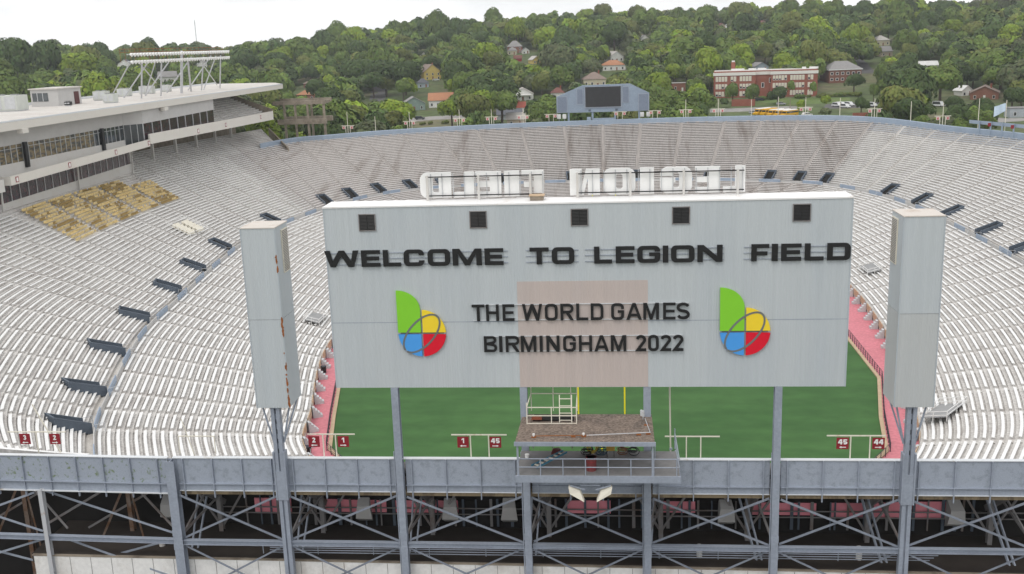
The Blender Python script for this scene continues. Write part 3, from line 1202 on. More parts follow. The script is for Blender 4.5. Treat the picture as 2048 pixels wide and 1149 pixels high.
COLX = [-33.2, -24.72, -11.05, -3.75, 3.1, 10.2]
clab = ['slim light steel column left of the wide corner column', 'wide corner column at the end of the straight girder', 'steel column carrying the left part of the big board',
        'steel column carrying the board at the left of the cabin', 'steel column carrying the board at the right of the cabin', 'steel column carrying the right part of the big board']
for i, x in enumerate(COLX):
    t = thing('steel_column', clab[i], 'column', (x, 54.3, 5), 'steel columns of the near end frame')
    b = MB()
    top = 21.95 if i == 1 else (19.9 if i == 0 else BZ0-.01)
    d, w = (.42, .40) if i > 1 else ((.5, .55) if i == 1 else (.3, .26))
    yy = 54.32 if i else 54.6
    ibeam(b, (x, yy, 5), (x, yy, top), d, w)
    b.build('column_shaft', m_galv if i == 0 else m_steel, t)
    if i > 1:
        b = MB()
        b.tube((x-.26, yy-.16, 6), (x-.26, yy-.16, 22.6), .035, 6)
        b.build('cable_pipe', m_steel, t)
    b = MB()
    if i > 0:
        for z in (16.5, 17.4):
            b.box(x-w/2-.02, x+w/2+.02, yy-d/2-.035, yy-d/2-.022, z-.2, z+.2)
        b.build('splice_plate', m_steel, t)

EXTRA = [(-29.6, 55.6), (-36.8, 55.9), (-42.5, 56.2)]
ALLX = [-24.72, -18.06, -11.05, -3.75, 3.1, 10.2, 17.3, 24.4, 31.4]
for i in range(len(ALLX)-1):
    x0, x1 = ALLX[i]+.3, ALLX[i+1]-.3
    where = ['left of the left tower pole', 'right of the left tower pole', 'between left board column and cabin', 'below the cabin balcony', 'right of the cabin', 'left of the right tower pole', 'right of the right tower pole', 'at the far right edge'][i]
    t = thing('girder_parapet', 'grey riveted plate girder with upright ribs %s' % where, 'girder', (x0, 54.4, 20), 'girders along the near rim')
    b = MB()
    b.box(x0, x1, 54.5, 54.56, 20.42, 22.0)
    b.build('web_plate', m_girder, t)
    b = MB()
    b.box(x0-.28, x1+.28, 54.44, 54.74, 22.0, 22.045)
    b.box(x0, x1, 54.40, 54.60, 19.96, 19.99)
    b.build('flange', m_lightedge, t)
    b = MB()
    b.box(x0, x1, 54.36, 54.5, 20.40, 20.44)
    b.box(x0, x1, 54.47, 54.55, 19.99, 20.40)
    b.build('lower_chord', m_steel, t)
    n = 4
    for k in range(n):
        x = x0+.35+(x1-x0-.7)*k/(n-1)
        b = MB()
        b.box(x-.03, x+.03, 54.37, 54.498, 19.55, 21.99)
        b.build('rib', m_steel, t)
    # the beam below, with its railing pipes
    t2 = thing('cross_beam', 'grey horizontal steel beam under the girder %s' % where, 'beam', (x0, 54.3, 16.7), 'horizontal beams of the near end frame')
    b = MB()
    ibeam(b, (x0-.06, 54.3, 16.72), (x1+.06, 54.3, 16.72), .26, .3, .03, (0, 0, 1))
    b.build('beam_shaft', m_steel, t2)
    t3 = thing('cross_brace', 'pair of crossed grey steel angle braces %s' % where, 'brace', ((x0+x1)/2, 54.3, 18.3), 'diagonal braces of the near end frame')
    for s, yo in ((1, 0), (-1, .14)):
        b = MB()
        a, c = (x0, x1) if s > 0 else (x1, x0)
        b.bar((a, 54.28+yo, 19.75), (c, 54.28+yo, 16.95), .05, .12, (0, 0, 1))
        b.build('brace', m_brace, t3)
        b = MB()
        b.bar((a, 54.28+yo, 16.5), (c, 54.28+yo, 13.2), .05, .10, (0, 0, 1))
        b.build('brace', m_brace, t3)
# the swung part left of the corner column
a0, a1 = np.array([-25.0, 54.5]), np.array([-47.0, 55.3])
dv = (a1-a0)/np.linalg.norm(a1-a0)
t = thing('girder_parapet', 'mossy grey plate girder with upright ribs swinging back left of the corner column', 'girder', (-30, 55, 20), 'girders along the near rim')


def lb(b, s0, s1, o0, o1, z0, z1):
    n = np.array([dv[1], -dv[0]])          # points away from the field (towards the camera) when positive
    if n[1] > 0:
        n = -n
    pts = [a0+dv*s0+n*o0, a0+dv*s1+n*o0, a0+dv*s1+n*o1, a0+dv*s0+n*o1]
    b.hexa([(p[0], p[1], z0) for p in pts]+[(p[0], p[1], z1) for p in pts])


b = MB()
lb(b, 0, 22, -.03, .03, 20.42, 22.0)
b.build('web_plate', m_girder_moss, t)
b = MB()
lb(b, 0, 22, -.2, .1, 22.0, 22.045)
lb(b, 0, 22, -.05, .22, 19.8, 19.84)
b.build('flange', m_lightedge, t)
b = MB()
lb(b, 0, 22, .04, .2, 20.40, 20.44)
lb(b, 0, 22, -.02, .06, 19.84, 20.40)
b.build('lower_chord', m_steel, t)
for k in range(13):
    b = MB()
    lb(b, .6+k*1.72, .66+k*1.72, .035, .16, 19.5, 21.99)
    b.build('rib', m_steel, t)
t2 = thing('cross_beam', 'horizontal steel beam behind the slim column at the left edge', 'beam', (-30, 55, 16.7), 'horizontal beams of the near end frame')
b = MB()
p0, p1 = a0+dv*.1, a0+dv*21
ibeam(b, (p0[0], p0[1]-.1, 16.72), (p1[0], p1[1]-.1, 16.72), .26, .3, .03, (0, 0, 1))
b.build('beam_shaft', m_steel, t2)
t3 = thing('cross_brace', 'crossed rusty steel braces beside the slim column at the left edge', 'brace', (-33, 55, 18), 'diagonal braces of the near end frame')
for (s0, s1, z0, z1, yo) in ((.3, 8.4, 16.9, 19.5, .5), (8.8, 16, 19.6, 16.9, 0), (8.8, 17, 16.9, 19.5, .3), (8.3, 15, 16.6, 14.4, .1), (8.5, 16, 14.6, 16.4, .3), (.4, 8, 16.5, 14.2, .6), (.5, 7, 14.1, 16.4, .2)):
    b = MB()
    p0, p1 = a0+dv*s0, a0+dv*s1
    b.bar((p0[0], p0[1]+yo, z0), (p1[0], p1[1]+yo, z1), .05, .12)
    b.build('brace', m_steel, t3)

# inner frame behind the columns: rakers, posts, sloping braces
for i, x in enumerate(ALLX):
    t = thing('inner_frame', 'dark rust-streaked inner steel post with sloping braces, number %s from the left corner column' % ordw[i], 'steel frame', (x, 58.6, 12), 'inner frames under the stand')
    xi = x+(.95 if i < 5 else -.95)*1.0
    b = MB()
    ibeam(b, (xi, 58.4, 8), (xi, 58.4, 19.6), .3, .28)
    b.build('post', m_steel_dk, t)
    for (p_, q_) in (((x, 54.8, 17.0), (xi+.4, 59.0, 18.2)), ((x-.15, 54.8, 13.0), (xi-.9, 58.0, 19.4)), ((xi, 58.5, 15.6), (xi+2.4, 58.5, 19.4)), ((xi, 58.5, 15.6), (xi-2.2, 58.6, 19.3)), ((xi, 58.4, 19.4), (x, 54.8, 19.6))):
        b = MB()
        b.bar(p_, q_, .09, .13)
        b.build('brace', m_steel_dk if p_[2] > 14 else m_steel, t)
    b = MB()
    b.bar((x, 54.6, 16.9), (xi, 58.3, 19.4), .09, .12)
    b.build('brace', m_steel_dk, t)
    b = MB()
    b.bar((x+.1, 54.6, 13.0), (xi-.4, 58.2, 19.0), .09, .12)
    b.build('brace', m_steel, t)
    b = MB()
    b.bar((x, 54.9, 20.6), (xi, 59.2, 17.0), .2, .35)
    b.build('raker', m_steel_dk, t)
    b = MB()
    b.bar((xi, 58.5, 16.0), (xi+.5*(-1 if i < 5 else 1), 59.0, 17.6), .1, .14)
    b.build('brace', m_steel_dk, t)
for i, (x, y) in enumerate(EXTRA):
    t = thing('inner_frame', 'rusty brown inner post with fanned braces, %s left of the corner column' % ordw[i], 'steel frame', (x, y, 12), 'inner frames under the stand')
    b = MB()
    ibeam(b, (x, y+2.6, 8), (x, y+2.6, 19.4), .3, .28)
    b.build('post', m_rustpost, t)
    for (p_, q_) in (((x, y+2.5, 19.2), (x-4.5, y+.3, 16.9)), ((x, y+2.5, 19.2), (x+4.4, y-.4, 16.9)), ((x, y+2.5, 19.0), (x-2.4, y+1.0, 13.5)), ((x+.1, y+2.5, 19.0), (x+2.0, y+.6, 13.5)), ((x-3, y+2.6, 15.6), (x+2.8, y+2.8, 18.9))):
        b = MB()
        b.bar(p_, q_, .08, .13)
        b.build('brace', m_steel_dk if q_[2] > 15 else m_rustpost, t)
cc = thing('concourse', 'dark concourse floor and back wall with added panels for the lit pink apron under the near stand', 'concourse', (0, 58, 15))
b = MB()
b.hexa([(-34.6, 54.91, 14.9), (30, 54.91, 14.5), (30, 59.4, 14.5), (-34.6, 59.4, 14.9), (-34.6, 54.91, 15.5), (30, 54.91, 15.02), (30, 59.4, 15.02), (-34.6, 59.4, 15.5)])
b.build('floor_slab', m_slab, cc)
b = MB()
b.hexa([(-34.4, 54.75, 12.2), (30, 54.75, 12.2), (30, 54.855, 12.2), (-34.4, 54.855, 12.2), (-34.4, 54.75, 15.42), (30, 54.75, 14.94), (30, 54.855, 14.94), (-34.4, 54.855, 15.42)])
b.build('front_wall', m_barrierwall, cc)
for k in range(60):
    b = MB()
    x = -33.4+k*1.32
    if x > 29.5:
        break
    b.box(x-.012, x+.012, 54.735, 54.748, 12.2, 15.39-(x+34.4)*.00745)
    b.build('joint', m_steel_dk, cc)
b = MB()
b.hexa([(-34.5, 54.72, 15.423), (30, 54.72, 14.943), (30, 54.9, 14.943), (-34.5, 54.9, 15.423), (-34.5, 54.72, 15.5), (30, 54.72, 15.02), (30, 54.9, 15.02), (-34.5, 54.9, 15.5)])
b.build('wall_cap', m_oldconc, cc)
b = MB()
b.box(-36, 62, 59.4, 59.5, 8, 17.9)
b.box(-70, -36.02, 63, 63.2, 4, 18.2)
b.build('back_wall', m_stand_shade, cc)  # shade behind the frames is put into the wall colour
b = MB()
b.box(-24.4, 30, 54.62, 55.6, 19.66, 19.9)
b.build('soffit_edge', mat('soffit_boards', (.30, .235, .15), .9, .15, .8, col2=(.17, .13, .085), thr=(.45, .6), stretch=(2.5, 1, 1)), cc)
for (x0, x1, z0, z1) in ((-21.8, -19.4, 16.2, 17.0), (-17.2, -13.2, 16.35, 17.2), (-12.6, -8.6, 16.35, 17.15), (-1.8, 1.0, 16.4, 17.0), (4.2, 6.2, 16.5, 17.0), (9.6, 13.5, 16.4, 17.1), (14.4, 18.9, 16.3, 17.2), (19.2, 21.8, 16.2, 17.1)):
    b = MB()
    b.box(x0, x1, 59.25, 59.35, z0, z1+.25)
    b.build('apron_stand_in', m_pinklight, cc)  # added panel in place of the lit apron seen through the gaps
for x in (-14.5, -9.0, -5.3, 8.0, 21.5, -27.3):
    b = MB()
    y = 58.7
    b.hexa([(x-.5, y-.3, 16.3), (x+.55, y-.3, 16.3), (x+.45, y+.3, 15.9), (x-.45, y+.3, 15.9), (x-.35, y-.4, 17.2), (x+.45, y-.4, 17.2), (x+.3, y+.4, 17.7), (x-.4, y+.4, 17.7)])
    b.build('stair_soffit', m_greywall, cc)
for k in range(62):
    b = MB()
    x = -22.5+k*.74+random.random()*.6
    w_ = .03+.07*random.random()
    b.box(x-w_, x+w_, 59.1, 59.2, 15.5, 17.8)
    b.build('thin_post', m_navy if k % 3 else m_steel_dk, cc)
b = MB()
for z in (16.35, 16.75, 17.7):
    b.tube((-24, 59.05, z), (30, 59.05, z), .045, 5)
b.build('rail', m_steel_dk, cc)
for k in range(4):
    b = MB()
    z = 15.75+k*.12
    b.tube((-19.5, 54.98+k*.06, z), (19+k*.25, 54.98+k*.06, z), .03, 6)
    b.build('conduit', m_steel, cc)
b = MB()
for k in range(12):
    x = -20+k*3.4
    b.box(x-.025, x+.025, 55.24, 55.28, 15.5, 16.4)
b.build('conduit_post', m_steel, cc)
for x, nm in ((-26.8, 'left'), (6.2, 'middle'), (15.4, 'right')):
    b = MB()
    b.tube((x, 56.2, 15.0), (x, 56.2, 15.85), .18, 10)
    v = b.build('roof_vent_pipe', m_plaster)
    b = MB()
    b.tube((x, 56.2, 15.852), (x, 56.2, 15.95), .26, 10, .1)
    b.build('cap', m_plaster, v)
    tag(v, 'small round capped vent on the dark concourse floor, %s one of three' % nm, 'vent', 'vents on the concourse floor')

# ------------------------------------------------------------------ camera cabin on the near rim
cab = thing('camera_cabin', 'open steel cabin with brown gravel roof on the rim below the big board', 'cabin', (0, 52.4, 22.5))
b = MB()
b.hexa([(-3.95, 50.45, 24.52), (3.35, 50.45, 24.52), (3.35, 54.5, 24.56), (-3.85, 54.5, 24.56), (-3.95, 50.45, 24.70), (3.35, 50.45, 24.70), (3.35, 54.5, 24.74), (-3.85, 54.5, 24.74)])
b.build('roof', m_brownroof, cab)
b = MB()
b.box(-4.0, 3.4, 50.36, 50.44, 24.5, 24.72)
b.build('roof_edge', m_steel, cab)
b = MB()
b.box(-3.95, 4.65, 50.5, 53.85, 22.68, 22.8)
b.build('floor', mat('cabin_floor', (.23, .225, .225), .9, .15, 1.5), cab)
b = MB()
b.box(-3.98, 4.7, 50.42, 50.495, 22.42, 22.8)
b.box(-3.98, -3.9, 50.5, 54.3, 22.42, 22.675)
b.box(4.62, 4.7, 50.5, 54.3, 22.42, 22.675)
b.build('floor_edge', m_steel, cab)
for x in (-3.84, 3.24):
    b = MB()
    b.box(x-.05, x+.05, 50.5, 50.6, 22.8, 24.5)
    b.build('post', m_steel, cab)
    b = MB()
    b.box(x-.05, x+.05, 54.1, 54.2, 22.8, 24.5)
    b.build('post', m_steel, cab)
b = MB()
for z in (23.25, 23.72):
    b.tube((-3.84, 50.54, z), (4.62, 50.54, z), .03, 6)
    b.tube((4.62, 50.54, z), (4.62, 54.2, z), .03, 6)
for k in range(8):
    x = -3.84+k*1.19
    b.tube((min(x, 4.62), 50.54, 22.8), (min(x, 4.62), 50.54, 23.74), .03, 6)
b.tube((4.62, 54.2, 22.8), (4.62, 54.2, 24.0), .03, 6)
b.tube((3.45, 52.6, 22.8), (3.45, 52.6, 23.85), .03, 6)
b.build('railing', m_steel, cab)
b = MB()
for k in range(7):
    x = -3.3+k*1.1
    b.box(x-.03, x+.03, 54.2, 54.26, 22.8, 24.5)
b.build('back_rail', m_steel_dk, cab)
b = MB()
b.box(.92, 1.12, 52.3, 52.5, 24.4, 24.5)
b.build('lamp', m_white, cab)

lad = thing('step_ladder', 'blue step ladder with pale treads lying on the cabin floor', 'ladder', (-2, 52, 22.8))
p, q = Vector((-3.05, 51.3, 22.95)), Vector((-1.45, 52.95, 23.15))
side = (q-p).normalized().cross(Vector((0, 0, 1)))*.22
b = MB()
b.bar(p+side, q+side*.7, .05, .09)
b.bar(p-side, q-side*.7, .05, .09)
b.build('side_rails', mat('ladder_blue', (.05, .20, .30), .5), lad)
for k in range(6):
    c = p.lerp(q, .1+k*.15)
    b = MB()
    b.bar(c+side*.85, c-side*.85, .12, .03)
    b.build('tread', m_cream, lad)
b = MB()
b.tube((0.02, 51.25, 22.8), (0.02, 51.25, 23.55), .27, 14)
br = b.build('barrel', mat('barrel_red', (.20, .05, .05), .6))
b = MB()
for z in (22.98, 23.3, 23.52):
    b.tube((0.02, 51.25, z), (0.02, 51.25, z+.03), .285, 14)
b.build('hoop', m_maroon, br)
tag(br, 'dull red steel barrel standing on the cabin floor', 'barrel')
ch = thing('chair', 'mustard yellow chair at the back of the cabin', 'chair', (1.05, 53.2, 22.8))
m_must = mat('mustard', (.38, .24, .04), .6)
b = MB()
b.box(.82, 1.28, 53.0, 53.42, 23.2, 23.25)
b.build('seat', m_must, ch)
b = MB()
b.box(.82, 1.28, 52.9, 52.95, 23.2, 23.75)
b.build('backrest', m_must, ch)
for x in (.86, 1.24):
    for y in (53.0, 53.38):
        b = MB()
        b.tube((x, y, 22.8), (x, y, 23.2), .018, 5)
        b.build('leg', m_black, ch)
rr = random.Random(3)
for i, (x, y, nm, colr, lab) in enumerate((( -1.95, 53.5, 'tool_bag', (.10, .02, .02), 'dark red tool bag behind the blue ladder'), (-.25, 53.4, 'cable_coil', (.012, .012, .012), 'black coil of cable on the cabin floor'),
                                         (.1, 53.55, 'hose_coil', (.5, .38, .03), 'yellow hose coil beside the black cable'), (.55, 53.3, 'cable_coil', (.05, .08, .11), 'blue grey cable coil beside the mustard chair'),
                                         (1.75, 53.5, 'cable_coil', (.2, .08, .03), 'brown cable coil right of the mustard chair'), (2.25, 53.4, 'cable_coil', (.03, .03, .035), 'dark loose cable coil near the right cabin post'))):
    mm = mat('coil_colour', colr, .6)
    b = MB()
    if nm == 'tool_bag':
        b.hexa([(x-.3, y-.2, 22.8), (x+.3, y-.2, 22.8), (x+.3, y+.2, 22.8), (x-.3, y+.2, 22.8), (x-.2, y-.07, 23.08), (x+.22, y-.07, 23.08), (x+.22, y+.07, 23.08), (x-.2, y+.07, 23.08)])
        b.bar((x-.15, y, 23.08), (x+.15, y, 23.14), .03)
    else:
        for L in range(5):
            R0 = .18+rr.random()*.14
            cx, cyy = x+rr.uniform(-.08, .08), y+rr.uniform(-.08, .08)
            tl = rr.uniform(-.5, .5)+(.8 if nm == 'hose_coil' else 0)
            pts = [Vector((cx+R0*cos(k*pi/6), cyy+R0*sin(k*pi/6)*cos(tl), 22.84+L*.05+abs(R0*sin(tl))+R0*sin(k*pi/6)*sin(tl))) for k in range(13)]
            for u, w in zip(pts, pts[1:]):
                b.tube(u, w, .025, 5)
    tag(b.build(nm, mm), lab, 'tool bag' if nm == 'tool_bag' else 'coil')
bk = MB()
bk.tube((-3.55, 52.9, 22.8), (-3.55, 52.9, 22.98), .1, 10, .12)
bkt = bk.build('bucket', m_white)
bk = MB()
bk.tube((-3.55, 52.9, 22.981), (-3.55, 52.9, 22.995), .13, 10)
bk.build('rim', m_white, bkt)
tag(bkt, 'small white bucket at the left end of the cabin floor', 'bucket')

# white cage round the roof hatch, pipes lying on the roof
cage = thing('roof_cage', 'white rusty railing cage round the hatch on the brown cabin roof', 'railing', (-2.2, 54, 24.7))
b = MB()
for z in (.02, .47, .95):
    b.bar((-3.5, 53.0, 24.74+z), (-.78, 53.0, 24.74+z), .045)
for x in (-3.5, -2.15, -.78):
    b.bar((x, 53.0, 24.73), (x, 53.0, 25.72 if x > -3 else 25.95), .05)
b.build('front_railing', m_cream, cage)
b = MB()
for z in (1.05, 1.65):
    b.bar((-3.4, 55.0, 24.74+z), (-.8, 55.0, 24.74+z), .045)
for x in (-3.4, -2.15, -1.15, -.8):
    b.bar((x, 55.0, 24.75), (x, 55.0, 26.4), .045)
b.build('back_railing', m_cream, cage)
b = MB()
b.bar((-3.5, 53.0, 25.7), (-3.4, 55.0, 25.8), .045)
b.bar((-.78, 53.0, 25.7), (-.8, 55.0, 25.8), .045)
b.build('side_railing', m_cream, cage)
b = MB()
for x in (-1.72, -1.05):
    b.bar((x, 53.15, 24.76), (x, 53.6, 26.2), .05)
for k in range(4):
    f = .08+k*.26
    b.bar((-1.72, 53.15+.45*f, 24.76+1.44*f), (-1.05, 53.15+.45*f, 24.76+1.44*f), .04)
b.build('hatch_ladder', m_cream, cage)
b = MB()
b.box(-3.2, -.95, 53.4, 54.3, 24.75, 24.80)
b.build('hatch', m_dark, cage)
b = MB()
b.hexa([(-3.3, 53.3, 24.85), (-2.7, 53.3, 24.85), (-2.7, 53.7, 24.85), (-3.3, 53.7, 24.85), (-3.2, 53.35, 25.0), (-2.8, 53.35, 25.0), (-2.8, 53.6, 25.0), (-3.2, 53.6, 25.0)])
tag(b.build('tool_case', mat('tool_case_red', (.22, .06, .03), .7)), 'rusty red case lying inside the white roof cage', 'case')
pp = thing('pipe_run', 'thin rusty pipe on small feet running along the front of the brown cabin roof', 'pipe', (0, 51, 24.72))
b = MB()
b.tube((-3.05, 51.0, 24.82), (-.2, 51.12, 24.82), .022, 6)
b.build('pipe', m_rust, pp)
b = MB()
b.tube((-.2, 51.12, 24.82), (3.15, 51.45, 24.86), .022, 6)
b.tube((3.15, 51.45, 24.86), (2.95, 53.4, 24.9), .022, 6)
b.build('pipe', m_galv, pp)
for x, y in ((-3.0, 51.0), (-.9, 51.1), (-.35, 51.12), (2.55, 51.4), (3.05, 51.5), (3.0, 52.8)):
    b = MB()
    b.box(x-.12, x+.12, y-.03, y+.03, 24.72, 24.79)
    b.build('foot', m_rust, pp)
for x, y in ((-3.0, 51.02), (-.36, 51.14)):
    b = MB()
    b.tube((x, y, 24.8), (x, y, 24.94), .05, 8, .07)
    b.build('lamp_head', m_white, pp)
b = MB()
c = (2.85, 53.7, 24.74)
b.tube(c, (2.85, 53.7, 25.05), .03, 6)
b.hexa([(2.7, 53.55, 25.0), (2.9, 53.5, 24.95), (2.95, 53.75, 24.95), (2.75, 53.8, 25.0), (2.68, 53.55, 25.28), (2.88, 53.5, 25.23), (2.93, 53.75, 25.23), (2.73, 53.8, 25.28)])
tag(b.build('floodlight', m_frame), 'small grey floodlight on the right back corner of the brown roof', 'floodlight')

# horn speakers under the balcony
for x0, sg, lab in ((-.62, 1, 'left'), (.55, -1, 'right')):
    t = thing('horn_speaker', 'white rusty horn loudspeaker under the balcony, the %s one of the pair' % lab, 'loudspeaker', (x0, 50.6, 22.3), 'horn speakers under the balcony')
    b = MB()
    a = (x0-sg*.55, 50.3)
    b.prism([(x0-sg*.56, 50.25, 22.2), (x0-sg*.5, 50.2, 21.88), (x0+sg*.26, 50.2, 21.42), (x0+sg*.04, 50.35, 21.92)][::sg], (0, .42, .02))
    b.build('horn', m_cream, t)
    b = MB()
    b.bar((x0-sg*.5, 50.5, 22.24), (x0+sg*.3, 50.55, 21.98), .06)
    b.build('bracket', m_steel, t)
sb = MB()
sb.bar((-.55, 50.6, 22.22), (.5, 50.6, 22.22), .07)
for x in (-.3, .3):
    sb.bar((x, 50.6, 22.2), (x, 50.6, 22.42), .05)
tag(sb.build('speaker_hanger', m_steel), 'short grey steel bar hanging the horn speakers below the balcony', 'hanger')

# ------------------------------------------------------------------ section signs
def sign_face(x, y, z, w, h, txt, arrow, parent):
    b = MB()
    b.box(x-w/2, x+w/2, y-.02, y+.02, z-h/2, z+h/2)
    pl = b.build('sign_plate', m_maroon, parent)
    n = len(txt)
    lw = w*(.30 if n == 1 else .36)
    lh = h*.46
    for i, chx in enumerate(txt):
        x0 = x-lw/2 if n == 1 else x-lw-.015+i*(lw+.03)
        if chx == '1':
            x0 += lw*.1
        flat_letter('numeral', glyph(chx, lw, lh, lw*.36, lh*.22, lw*.3), (x0, y-.022, z-h*.08), EXV, EZV, .012, m_white, pl)
    if arrow:
        s = arrow
        a = [(-.28*w*s, 0), (-.1*w*s, h*.1), (-.1*w*s, h*.035), (.28*w*s, h*.035), (.28*w*s, -h*.035), (-.1*w*s, -h*.035), (-.1*w*s, -h*.1)]
        if s < 0:
            a = a[::-1]
        flat_letter('arrow', [a], (x, y-.022, z-h*.33), EXV, EZV, .012, m_white, pl)


def gantry(x0, x1, y, zt, posts, signs, lab):
    t = thing('section_sign', lab, 'sign', ((x0+x1)/2, y, 22), 'section number signs on the near rim')
    b = MB()
    b.bar((x0, y, zt), (x1, y, zt), .06)
    b.build('crossbar', m_cream, t)
    for x in posts:
        b = MB()
        b.bar((x, y, 21.3), (x, y, zt-.03), .06)
        b.build('post', m_cream, t)
    for (x, txt, ar) in signs:
        sign_face(x, y-.08, zt-.42, .66, .66, txt, ar, t)


gantry(-35.4, -31.7, 55.6, 23.2, (-33.6,), ((-34.3, '3', 1), (-32.4, '2', -1)), 'white T post with maroon signs 3 and 2 at the left edge of the rim')
gantry(-16.5, -13.7, 54.8, 23.4, (-14.85, -15.6), ((-16.12, '2', 1), (-14.38, '1', -1)), 'maroon signs 2 and 1 on a white post before the pink apron')
gantry(-8.05, -4.85, 54.8, 23.38, (-6.95, -5.9), ((-7.37, '1', 1), (-5.5, '45', -1)), 'maroon signs 1 and 45 on a white post left of the cabin')
gantry(13.0, 16.2, 54.8, 23.36, (14.3, 15.35), ((13.85, '45', 1), (15.78, '44', -1)), 'maroon signs 45 and 44 on a white post by the right tower')
gantry(4.1, 7.15, 54.8, 23.3, (6.1, 5.3), (), 'white T post without any sign plates right of the cabin')
t = thing('flag_pole', 'slim white pole with a wide low hoop at the left rim before the benches', 'pole', (-23.2, 55.2, 22))
b = MB()
b.tube((-23.4, 55.2, 21), (-24.2, 55.2, 24.2), .045, 6, .03)
b.build('shaft', m_cream, t)
b = MB()
for (p, q) in (((-24.5, 55.2, 22), (-24.5, 55.2, 23.1)), ((-22.3, 55.2, 22), (-22.3, 55.2, 23.1)), ((-24.5, 55.2, 23.1), (-22.3, 55.2, 23.1))):
    b.tube(p, q, .035, 6)
b.build('hoop', m_cream, t)
b = MB()
c = on_y(1340, 905, 56.0)
b.tube((c[0]+.05, 56, 20.5), (c[0]-.03, 56, 26.4), .045, 6)
pm_ = b.build('mast', m_cream)
b = MB()
b.tube((c[0]+.05, 56, 22.0), (c[0]+.05, 56, 22.12), .09, 8)
b.build('collar', m_steel, pm_)
tag(pm_, 'tall thin pale mast right of the cabin in front of the turf', 'mast')
t = thing('flag_pole', 'leaning slim white pole at the left edge behind the 3 and 2 signs', 'pole', (-33, 56.5, 22))
b = MB()
b.tube((-32.6, 56.6, 21), (-34.2, 56.6, 24.6), .05, 6, .035)
b.build('shaft', m_cream, t)

# ------------------------------------------------------------------ field
def ground_sheet(name, ring, z, material, kind='structure'):
    b = MB()
    b.poly([(x, y, z) for x, y in ring])
    o = b.build(name, material)
    o['kind'] = kind
    return o


m_turf = mat('turf', (.056, .134, .038), .95, .1, .07, col2=(.036, .098, .026), thr=(.36, .66), fine=.10, stretch=(.6, 1, 1))
tt = m_turf.node_tree
g = tt.nodes.new('ShaderNodeNewGeometry')
sep = tt.nodes.new('ShaderNodeSeparateXYZ')
tt.links.new(g.outputs['Position'], sep.inputs[0])
ma = tt.nodes.new('ShaderNodeMath')
ma.operation = 'SINE'
mu = tt.nodes.new('ShaderNodeMath')
mu.operation = 'MULTIPLY'
mu.inputs[1].default_value = 2*pi/4.2
tt.links.new(sep.outputs[1], mu.inputs[0])
tt.links.new(mu.outputs[0], ma.inputs[0])
mr = tt.nodes.new('ShaderNodeMapRange')
mr.inputs[1].default_value = -1
mr.inputs[3].default_value = .95
mr.inputs[4].default_value = 1.05
tt.links.new(ma.outputs[0], mr.inputs[0])
bs = tt.nodes['Principled BSDF']
old = bs.inputs['Base Color'].links[0].from_socket
sc = tt.nodes.new('ShaderNodeVectorMath')
sc.operation = 'SCALE'
tt.links.new(old, sc.inputs[0])
tt.links.new(mr.outputs[0], sc.inputs['Scale'])
tt.links.new(sc.outputs[0], bs.inputs['Base Color'])

ground_sheet('yard_shade_sheet', [(-160, 10), (160, 10), (160, 150), (112, 150), (75, 78), (40, 66), (-40, 66), (-75, 78), (-112, 150), (-160, 150)], 9.0, mat('asphalt_painted_shade', (.035, .033, .032), .95, .15, .3))  # dark sheet, shade on the ground put into its colour
ring = [(p[0], p[1]) for p in row_lo(UU[:-1], 0)]
ground_sheet('apron_ground', ring, 0.0, m_pink)
turf_ring = [(-27, 103), (27, 103), (31.0, 109), (33.0, 119.5), (36.4, 134), (36.5, 150), (36.5, 215), (33, 232), (27, 248), (-27, 248), (-33, 232), (-36, 215), (-36, 150), (-35.8, 131), (-33.5, 119.5), (-31.2, 109)]
ground_sheet('turf_field', turf_ring, .03, m_turf)
# kerb and dark net fence along the turf
fe = thing('field_fence', 'low tan kerb with dark mesh fence around the green turf', 'fence', (0, CY, 0))
m_net = mat('net', (.035, .035, .045), .7)
kb, nb = MB(), MB()
n = len(turf_ring)
for i in range(n):
    (xa, ya), (xb, yb) = turf_ring[i], turf_ring[(i+1) % n]
    L = hypot(xb-xa, yb-ya)
    nx, ny = (yb-ya)/L, -(xb-xa)/L
    kb.hexa([(xa, ya, -.02), (xa+nx*.45, ya+ny*.45, -.02), (xb+nx*.45, yb+ny*.45, -.02), (xb, yb, -.02), (xa, ya, .2), (xa+nx*.45, ya+ny*.45, .2), (xb+nx*.45, yb+ny*.45, .2), (xb, yb, .2)])
    k = 0
    m = max(1, int(L/1.3))
    for k in range(m):
        f0, f1 = k/m, (k+1)/m
        p0 = (xa+(xb-xa)*f0+nx*.6, ya+(yb-ya)*f0+ny*.6)
        p1 = (xa+(xb-xa)*f1+nx*.6, ya+(yb-ya)*f1+ny*.6)
        nb.bar((*p0, 0), (*p0, 1.1), .07)
        nb.bar((*p0, 1.07), (*p1, 1.07), .05)
        nb.bar((*p0, .56), (*p1, .56), .03)
        nb.bar((*p0, .3), (*p1, .3), .03)
        nb.bar((*p0, .82), (*p1, .82), .03)
kb.build('kerb', m_tan, fe)
nb.build('net_panel', m_net, fe)

